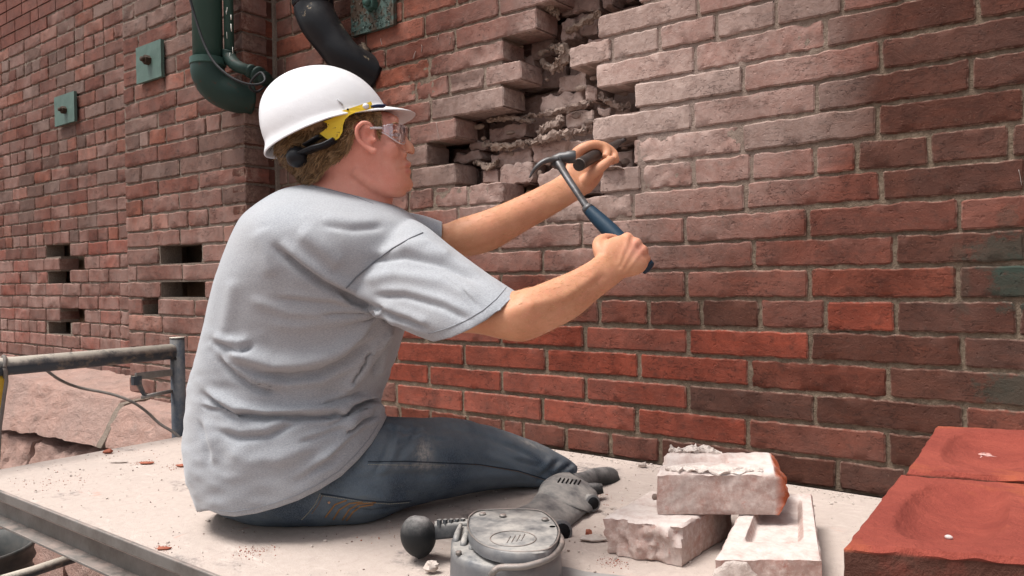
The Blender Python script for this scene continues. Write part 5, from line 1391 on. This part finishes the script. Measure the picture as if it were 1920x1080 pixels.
if q is not None: mk('rivet', *ball(q, .0028, 8, 6), simple('copper', (.5, .3, .2), .4, .8), jeans)
# shoes (behind the thigh)
def shoe(a, b, nm):
    S2 = [tube([a, (np.array(a)+b)/2+np.array([0, 0, .012]), b], [.036, .045, .034], 18, 4, flat=.8)]
    v2, F2 = remesh(*join(S2), .006, 3); v2[:, 2] = np.maximum(v2[:, 2], .002)
    return mk(nm, v2, clean(F2), simple('brown_boot', (.10, .07, .045), .7, bumps=[(40, .4, .003)]), man)
shoe((-1.58, -.42, .05), (-1.70, -.50, .045), 'boot'); shoe((-1.66, -.52, .05), (-1.72, -.64, .045), 'boot')

# --- hair: a shell cut to the hairline plus strands
HS = ploft([(560, 165, 640, 160, 1.50, .045), (536, 186, 668, 180, 1.50, .062), (516, 210, 712, 200, 1.50, .076), (511, 238, 752, 214, 1.50, .085), (517, 268, 756, 238, 1.50, .086),
            (531, 296, 756, 258, 1.50, .082), (553, 320, 750, 278, 1.50, .077), (570, 340, 738, 300, 1.50, .071), (580, 352, 738, 330, 1.50, .066)], 6, 36, 2.2)
v, Fq = remesh(*HS, .0035, 2)
hair_poly = [(470, 120), (470, 300), (520, 300), (540, 318), (553, 330), (560, 344), (576, 347), (597, 341), (607, 326), (622, 312), (642, 300), (655, 284), (664, 270), (668, 250), (664, 238), (672, 228), (690, 227), (703, 236), (706, 250), (709, 263), (716, 262), (719, 246), (720, 226), (716, 210), (730, 190), (730, 120)]
x, y, t = proj(v); keep = inpoly(x, y, hair_poly)
Fk = Fq[keep[Fq].all(1)]; used = np.unique(Fk); mp = -np.ones(len(v), int); mp[used] = np.arange(len(used)); v = v[used]; Fk = mp[Fk]
vn = vnorm(v, Fk)
v = v+vn*np.array([nz((p[0]*1.2, p[1]*1.2, p[2]*.5), 48, 2)*.007+nz((p[0]*1.4, p[1]*1.4, p[2]*.7), 110, 6)*.003-.0025 for p in v])[:, None]
hair = mk('hair', v, clean(Fk), M_HAIR, man)
fl = []
RH = random.Random(3); fc = v[Fk[:, 0]]*.5+v[Fk[:, 2]]*.5; fn_ = vn[Fk[:, 0]]
fx, fy, ft = proj(fc)
sel = [i for i in range(len(Fk)) if fy[i] > 283-(fx[i]-500)*.36-14 and not (fx[i] > 690 and fy[i] < 212)]
back = -nrm(B(750, 255, 1.5)-B(550, 300, 1.5))
for k in range(5200):
    i = RH.choice(sel); p = fc[i]; nn = fn_[i]
    flow = back*.75+np.array([0, 0, -.75])+AR*.05
    if fx[i] > 690 and fy[i] > 205: flow = np.array([0, 0, -1.])+back*.2
    flow = nrm(flow-nn*(flow@nn))
    ln = RH.uniform(.012, .032) if fx[i] < 660 else RH.uniform(.006, .014)
    cl = np.array([nz(p, 60, 1), nz(p, 60, 4), nz(p, 60, 7)])
    P = [p]; d = flow+cl*.7
    for s in range(4):
        d = nrm(d+nn*(.20 if s < 2 else -.12)+cl*.3+np.array([RH.gauss(0, .12) for _ in range(3)])+np.array([0, 0, -.05]))
        P.append(P[-1]+d*ln/4)
    ex_, ey_, _ = proj(P[-1])
    if not inpoly(np.array([ex_]), np.array([ey_+0.]), [(a, b+5) for a, b in hair_poly])[0]: continue
    w = RH.uniform(.00045, .0009)
    fl.append(tube(P, [w, w, w*.9, w*.7, w*.2], 3))
setp(mk('hair_strands', *join(fl), M_HAIR, hair), kind='stuff')

# ------------------------------------------------------------------ hard hat
M_HAT = worn('white_shell', (.74, .74, .76), (.58, .56, .54), (.62, .58, .55), .45, .30, scale=24, amt=(.62, .80))
M_HATIN = simple('shell_inside', (.42, .37, .32), .6)
M_BAND = simple('yellow_plastic', (.70, .48, .035), .45, bumps=[(60, .1, .001)])
hc = B(617, 238, 1.50)
vv_ = nrm(hc-CAM); rr_ = nrm(np.cross(vv_, [0, 0, 1.])); uu_ = np.cross(rr_, vv_)
ang = math.radians(16.0)
HF = nrm(rr_*math.cos(ang)+uu_*math.sin(ang)+vv_*.10); HL = nrm(vv_-HF*(vv_@HF)); HU = nrm(np.cross(HF, HL)); HU = HU if HU[2] > 0 else -HU
# level the cross axis so the rim is seen from below
lv = math.radians(-14.0); HL, HU = nrm(HL*math.cos(lv)+HU*math.sin(lv)), nrm(HU*math.cos(lv)-HL*math.sin(lv))
def H(f, l, u): return hc+HF*f+HL*l+HU*u
hat = thing('hard_hat', 'white hard hat with short visor worn by the man, yellow band inside', 'hard hat', H(0, 0, 0))
def hat_surf(off=0., z0=0., visor=True):
    n = 72; R = []
    levels = [q*.835 for q in (0, .012, .03, .055, .08, .10, .116, .128, .136, .1395)]
    for k, zz in enumerate(levels):
        s = math.sqrt(max(0, 1-(zz/.1177)**2.15))
        s = s**.92
        r = []
        for a in np.linspace(0, 2*math.pi, n, endpoint=False):
            ca, sa = math.cos(a), math.sin(a)
            rf = .119-off; rl = .103-off
            f = rf*s*np.sign(ca)*abs(ca)**.92; l = rl*s*np.sign(sa)*abs(sa)**.92
            ridge = .003*math.exp(-(l/.018)**2)*(1 if zz > .05 else 0)+.002*math.exp(-((abs(l)-.05)/.010)**2)*(1 if zz > .06 and f < .06 else 0)
            r.append(H(f-.004-zz*.12, l, zz*(1-off*3)-off*.3+ridge))
        R.append(np.array(r))
    return R, n
R, n = hat_surf()
# rim lip and visor: flare the lowest ring outwards
def flare(a, s):
    ca, sa = math.cos(a), math.sin(a)
    w = max(0, ca)**1.3
    f = .125*ca; l = .107*sa
    vis = .047*max(0, (ca-.25)/.75)**.9 if ca > .25 else 0
    return f, l, vis
AN = np.linspace(0, 2*math.pi, n, endpoint=False)
rim1, rim2, rim3 = [], [], []
for a in AN:
    f, l, vis = flare(a, 1); ca, sa = math.cos(a), math.sin(a)
    back_drop = .010*max(0, -ca)
    k = 1.0
    rim1.append(H(f-.004+vis*.5, l*(1+.00), -.006-back_drop*.6-vis*.05))
    rim2.append(H(f*1.035-.004+vis*1.0, l*1.045, -.011-back_drop-vis*.22))
    rim3.append(H(f*1.0-.004+vis*.98, l*1.0, -.013-back_drop-vis*.22))
rim4 = [H(.117*math.cos(a)-.004, .099*math.sin(a), -.004) for a in AN]
Ri, _ = hat_surf(.0035)
allr = [np.array(rim4)]+[np.array(rim3), np.array(rim2), np.array(rim1)]+R
V, Fc = loft(allr, False); V = np.concatenate([V, [allr[-1].mean(0)]]); L0 = (len(allr)-1)*n
Fc += [(L0+j, L0+(j+1) % n, len(V)-1) for j in range(n)]
sh = mk('shell', V, Fc, M_HAT, hat); sh.modifiers.new('s', 'SUBSURF').levels = 1; sh.modifiers['s'].render_levels = 2
V, Fc = loft([np.array(rim4)]+Ri, True); mk('shell_lining', V, Fc, M_HATIN, hat)
# accessory slot on the side
def HS_(f, u, out=.0):   # point on the near side of the shell
    l = -.103*math.sqrt(max(0, 1-(f/.121)**2))*math.sqrt(max(0, 1-(u/.1177)**2.15))**.92
    return H(f-.004-u*.12, l-out, u)
mk('side_slot', *join([tube([HS_(.030, .008, .0006), HS_(.026, .019, .0006)], .0036, 10, flat=.4)]), simple('slot_grey', (.45, .45, .46), .5), hat)
# yellow suspension strap, black ratchet band, knob
def strap_poly(poly, t, th_, name, mat, parent, curve=0.):
    P = [B(px, py, t+curve*((px-640)/60.)**2) for px, py in poly]; n2 = len(P)
    V = P+[p+nrm(p-CAM)*th_ for p in P]
    c = np.mean(P, 0)
    import mathutils
    tri = mathutils.geometry.tessellate_polygon([[Vector((px, py, 0)) for px, py in poly]])
    Fc = [tuple(q) for q in tri]+[tuple(i+n2 for i in reversed(q)) for q in tri]+[(i, (i+1) % n2, n2+(i+1) % n2, n2+i) for i in range(n2)]
    return mk(name, V, Fc, mat, parent, smooth=False)
strap_poly([(606, 228), (622, 222), (640, 208), (665, 200), (696, 190), (700, 203), (684, 207), (668, 210), (655, 216), (647, 224), (643, 235), (642, 247), (636, 258), (624, 268), (612, 260), (599, 250), (607, 245), (614, 238), (613, 231)], 1.4045, .0018, 'suspension_strap', M_BAND, hat, .004)
M_BLK = simple('black_plastic', (.010, .010, .012), .35, bumps=[(80, .2, .001)])
mk('headband', *tube([B(628, 262, 1.400), B(610, 272, 1.402), B(590, 278, 1.408), B(565, 288, 1.425), B(540, 292, 1.46), B(527, 290, 1.50)], [.015, .0175, .0185, .017, .015, .012], 12, 4, flat=.30), M_BLK, hat)
mk('ratchet_knob', *join([ploft([(536, 292, 578, 285, 1.432, .010), (540, 308, 580, 300, 1.430, .014), (552, 314, 572, 310, 1.430, .008)], 4, 20), tube([B(572, 272, 1.408), B(600, 256, 1.398)], .010, 10, flat=.3), ball(B(557, 294, 1.425), .020, 14, 8)]), M_BLK, hat)
mk('front_clip', *tube([B(694, 201, 1.412), B(706, 199, 1.418), B(719, 199, 1.428)], .0085, 12, 2, flat=.35), simple('navy_plastic', (.012, .025, .07), .4), hat)
mk('strap_rivet', *ball(B(686, 199, 1.402), (.006, .006, .005), 12, 8), M_HAT, hat)
mk('strap_hole', *ball(B(652, 205, 1.4045), .0020, 8, 6), M_BLK, hat)

# ------------------------------------------------------------------ safety glasses
N = NT('clear_plastic'); tr = N.n('ShaderNodeBsdfTransparent'); gl = N.n('ShaderNodeBsdfGlossy'); gl.inputs['Roughness'].default_value = .08
gl.inputs['Color'].default_value = (.95, .95, 1, 1); mx = N.n('ShaderNodeMixShader'); lw_ = N.n('ShaderNodeLayerWeight'); lw_.inputs[0].default_value = .35
N.l(N.ramp(lw_.outputs['Facing'], .0, 1., .10, .75), mx.inputs[0]); N.l(tr.outputs[0], mx.inputs[1]); N.l(gl.outputs[0], mx.inputs[2]); N.l(mx.outputs[0], N.out.inputs[0])
tr.inputs['Color'].default_value = (.93, .92, .95, 1); M_CLEAR = N.m
gls = thing('safety_glasses', 'clear wraparound safety glasses on the man\'s face', 'glasses', B(745, 250, 1.5))
cols = [(716, 236, 716, 248, 1.425), (727, 233, 727, 254, 1.424), (737, 232, 738, 262, 1.430), (747, 232, 748, 268, 1.445), (754, 233, 755, 270, 1.465), (758, 236, 759, 268, 1.485), (759, 239, 759, 260, 1.50), (758, 237, 758, 268, 1.52), (754, 235, 754, 268, 1.545), (745, 235, 745, 265, 1.57), (728, 236, 728, 252, 1.585)]
V = []; Fc = []; m_ = 6
for (ax, ay, bx, by, t) in cols:
    for k in range(m_+1): V.append(B(ax+(bx-ax)*k/m_, ay+(by-ay)*k/m_, t))
for i in range(len(cols)-1):
    for k in range(m_): a = i*(m_+1)+k; Fc.append((a, a+m_+1, a+m_+2, a+1))
le = mk('lens', V, Fc, M_CLEAR, gls); le.modifiers.new('s', 'SOLIDIFY').thickness = .0018
mk('temple_arm', *tube([B(718, 240, 1.425), B(706, 240, 1.420), B(694, 240, 1.414)], .0022, 8, 3), simple('frosted_plastic', (.55, .50, .50), .3), gls)
mk('lens_rim', *tube([V[i*(m_+1)+m_] for i in range(len(cols))], .0012, 6, 2), simple('frosted_plastic', (.62, .56, .56), .3), gls)

# ------------------------------------------------------------------ claw hammer
M_STEEL = worn('worn_steel', (.10, .10, .105), (.06, .052, .048), (.30, .26, .24), .3, .42, metal=.6, scale=40, amt=(.48, .62))
M_GRIP = simple('blue_grip', (.012, .032, .055), .5, bumps=[(200, .3, .001)])
ham = thing('hammer', 'steel claw hammer with blue rubber grip held in the man\'s right fist', 'hammer', B(1165, 450, 1.42))
hb, hm, hh = B(1217, 503, 1.395), B(1103, 392, 1.475), B(1046, 303, 1.545)
mk('grip', *tube([hb, B(1208, 495, 1.40), B(1180, 468, 1.418), B(1150, 438, 1.44), B(1125, 414, 1.459), hm], [.013, .0145, .0145, .0155, .0145, .0115], 18, 4), M_GRIP, ham, sharp=60)
mk('shaft', *tube([hm, B(1085, 365, 1.492), B(1062, 330, 1.52), hh], [.0082, .0080, .0085, .0105], 14, 4, flat=.8), M_STEEL, ham)
mk('poll', *tube([B(1038, 301, 1.552), B(1052, 296, 1.548), B(1060, 295, 1.548), B(1064, 295, 1.548), B(1076, 294, 1.548), B(1079, 294, 1.548)], [.010, .0115, .0105, .0125, .0132, .012], 20), M_STEEL, ham, sharp=50)
claw = []
for s in (-1, 1):
    claw.append(tube([B(1046, 300, 1.548+s*.003), B(1028, 300, 1.548+s*.006), B(1013, 307, 1.55+s*.009), B(1002, 318, 1.552+s*.011), B(993, 333, 1.555+s*.012)], [.0115, .0098, .0080, .0062, .0025], 12, 4, flat=.62))
mk('claw', *join(claw), M_STEEL, ham)
mk('cheek', *ball(B(1044, 304, 1.547), (.014, .011, .014), 14, 9), M_STEEL, ham)
gr_ = []
ax_ = nrm(hm-hb); sd_ = nrm(np.cross(ax_, nrm(hb-CAM)))
for k in range(6):
    for s in (-.5, .0, .5):
        p = B(1122+k*6.5, 411+k*6.6, 1.462-k*.0048); vd = nrm(p-CAM)
        c = p-vd*.0148+sd_*s*.013+vd*abs(s)*.004
        gr_.append(tube([c-ax_*.002+sd_*.001, c+ax_*.002-sd_*.001], .0007, 5))
mk('grip_marks', *join(gr_), M_ALU, ham)
mk('ferrule', *tube([hm-ax_*.004, hm+ax_*.006], [.0122, .0105], 16), M_STEEL, ham)

# ------------------------------------------------------------------ cold chisel
chs = thing('chisel', 'dark steel cold chisel held in the man\'s left hand against the wall', 'chisel', B(1100, 305, 1.68))
ca_ = B(1086, 309, 1.655); cb_ = B(1120, 289, 1.745)
mk('chisel_body', *tube([ca_, ca_*.95+cb_*.05, cb_, B(1150, 274, 1.86), B(1160, 267, 1.93)], [.0118, .0135, .0125, .0105, .008], 16, 3), simple('dark_iron', (.028, .026, .026), .45, .4, var=(.07, .055, .05), vscale=60), chs, sharp=60)
axc = nrm(ca_-cb_)
mk('struck_face', *tube([ca_+axc*.0005, ca_+axc*.0022], [.0108, .0098], 20), M_STEEL, chs, sharp=40)
mk('struck_edge', *tube([ca_-axc*.002, ca_+axc*.001], [.0138, .0128], 20), M_ALU, chs)
mk('blade', *tube([B(1158, 268, 1.92), B(1172, 262, 2.0)], [.008, .004], 12), M_STEEL, chs)
V, Fc = ball(onW(1148, 316, -.004), (.036, .018, .004), 16, 8); V = np.array([p+np.array([nz(p, 60, 2), nz(p, 60, 5), nz(p, 60, 7)])*.008 for p in V])
setp(mk('slate_piece', V, Fc, M_CR3, None, True, 40), 'flat dark chip of stone on the ledge under the man\'s left hand', 'debris')

# ------------------------------------------------------------------ lime runs and scratches on the masonry
LR = [[(845, 70), (843, 84)], [(779, 96), (775, 110)], [(791, 84), (791, 98)], [(822, 64), (821, 76)], [(714, 72), (716, 84)], [(818, 229), (824, 262)], [(1910, 318), (1916, 348)]]
mk('lime_runs', *join([tube([onW(x+RB.uniform(-.6, .6), y, -.0012) for x, y in cat_rings([np.array(p, float) for p in L], 4)], RB.uniform(.0008, .0018), 5, flat=.35) for L in LR]), simple('lime', (.40, .34, .31), .95), wall)['kind'] = 'stuff'
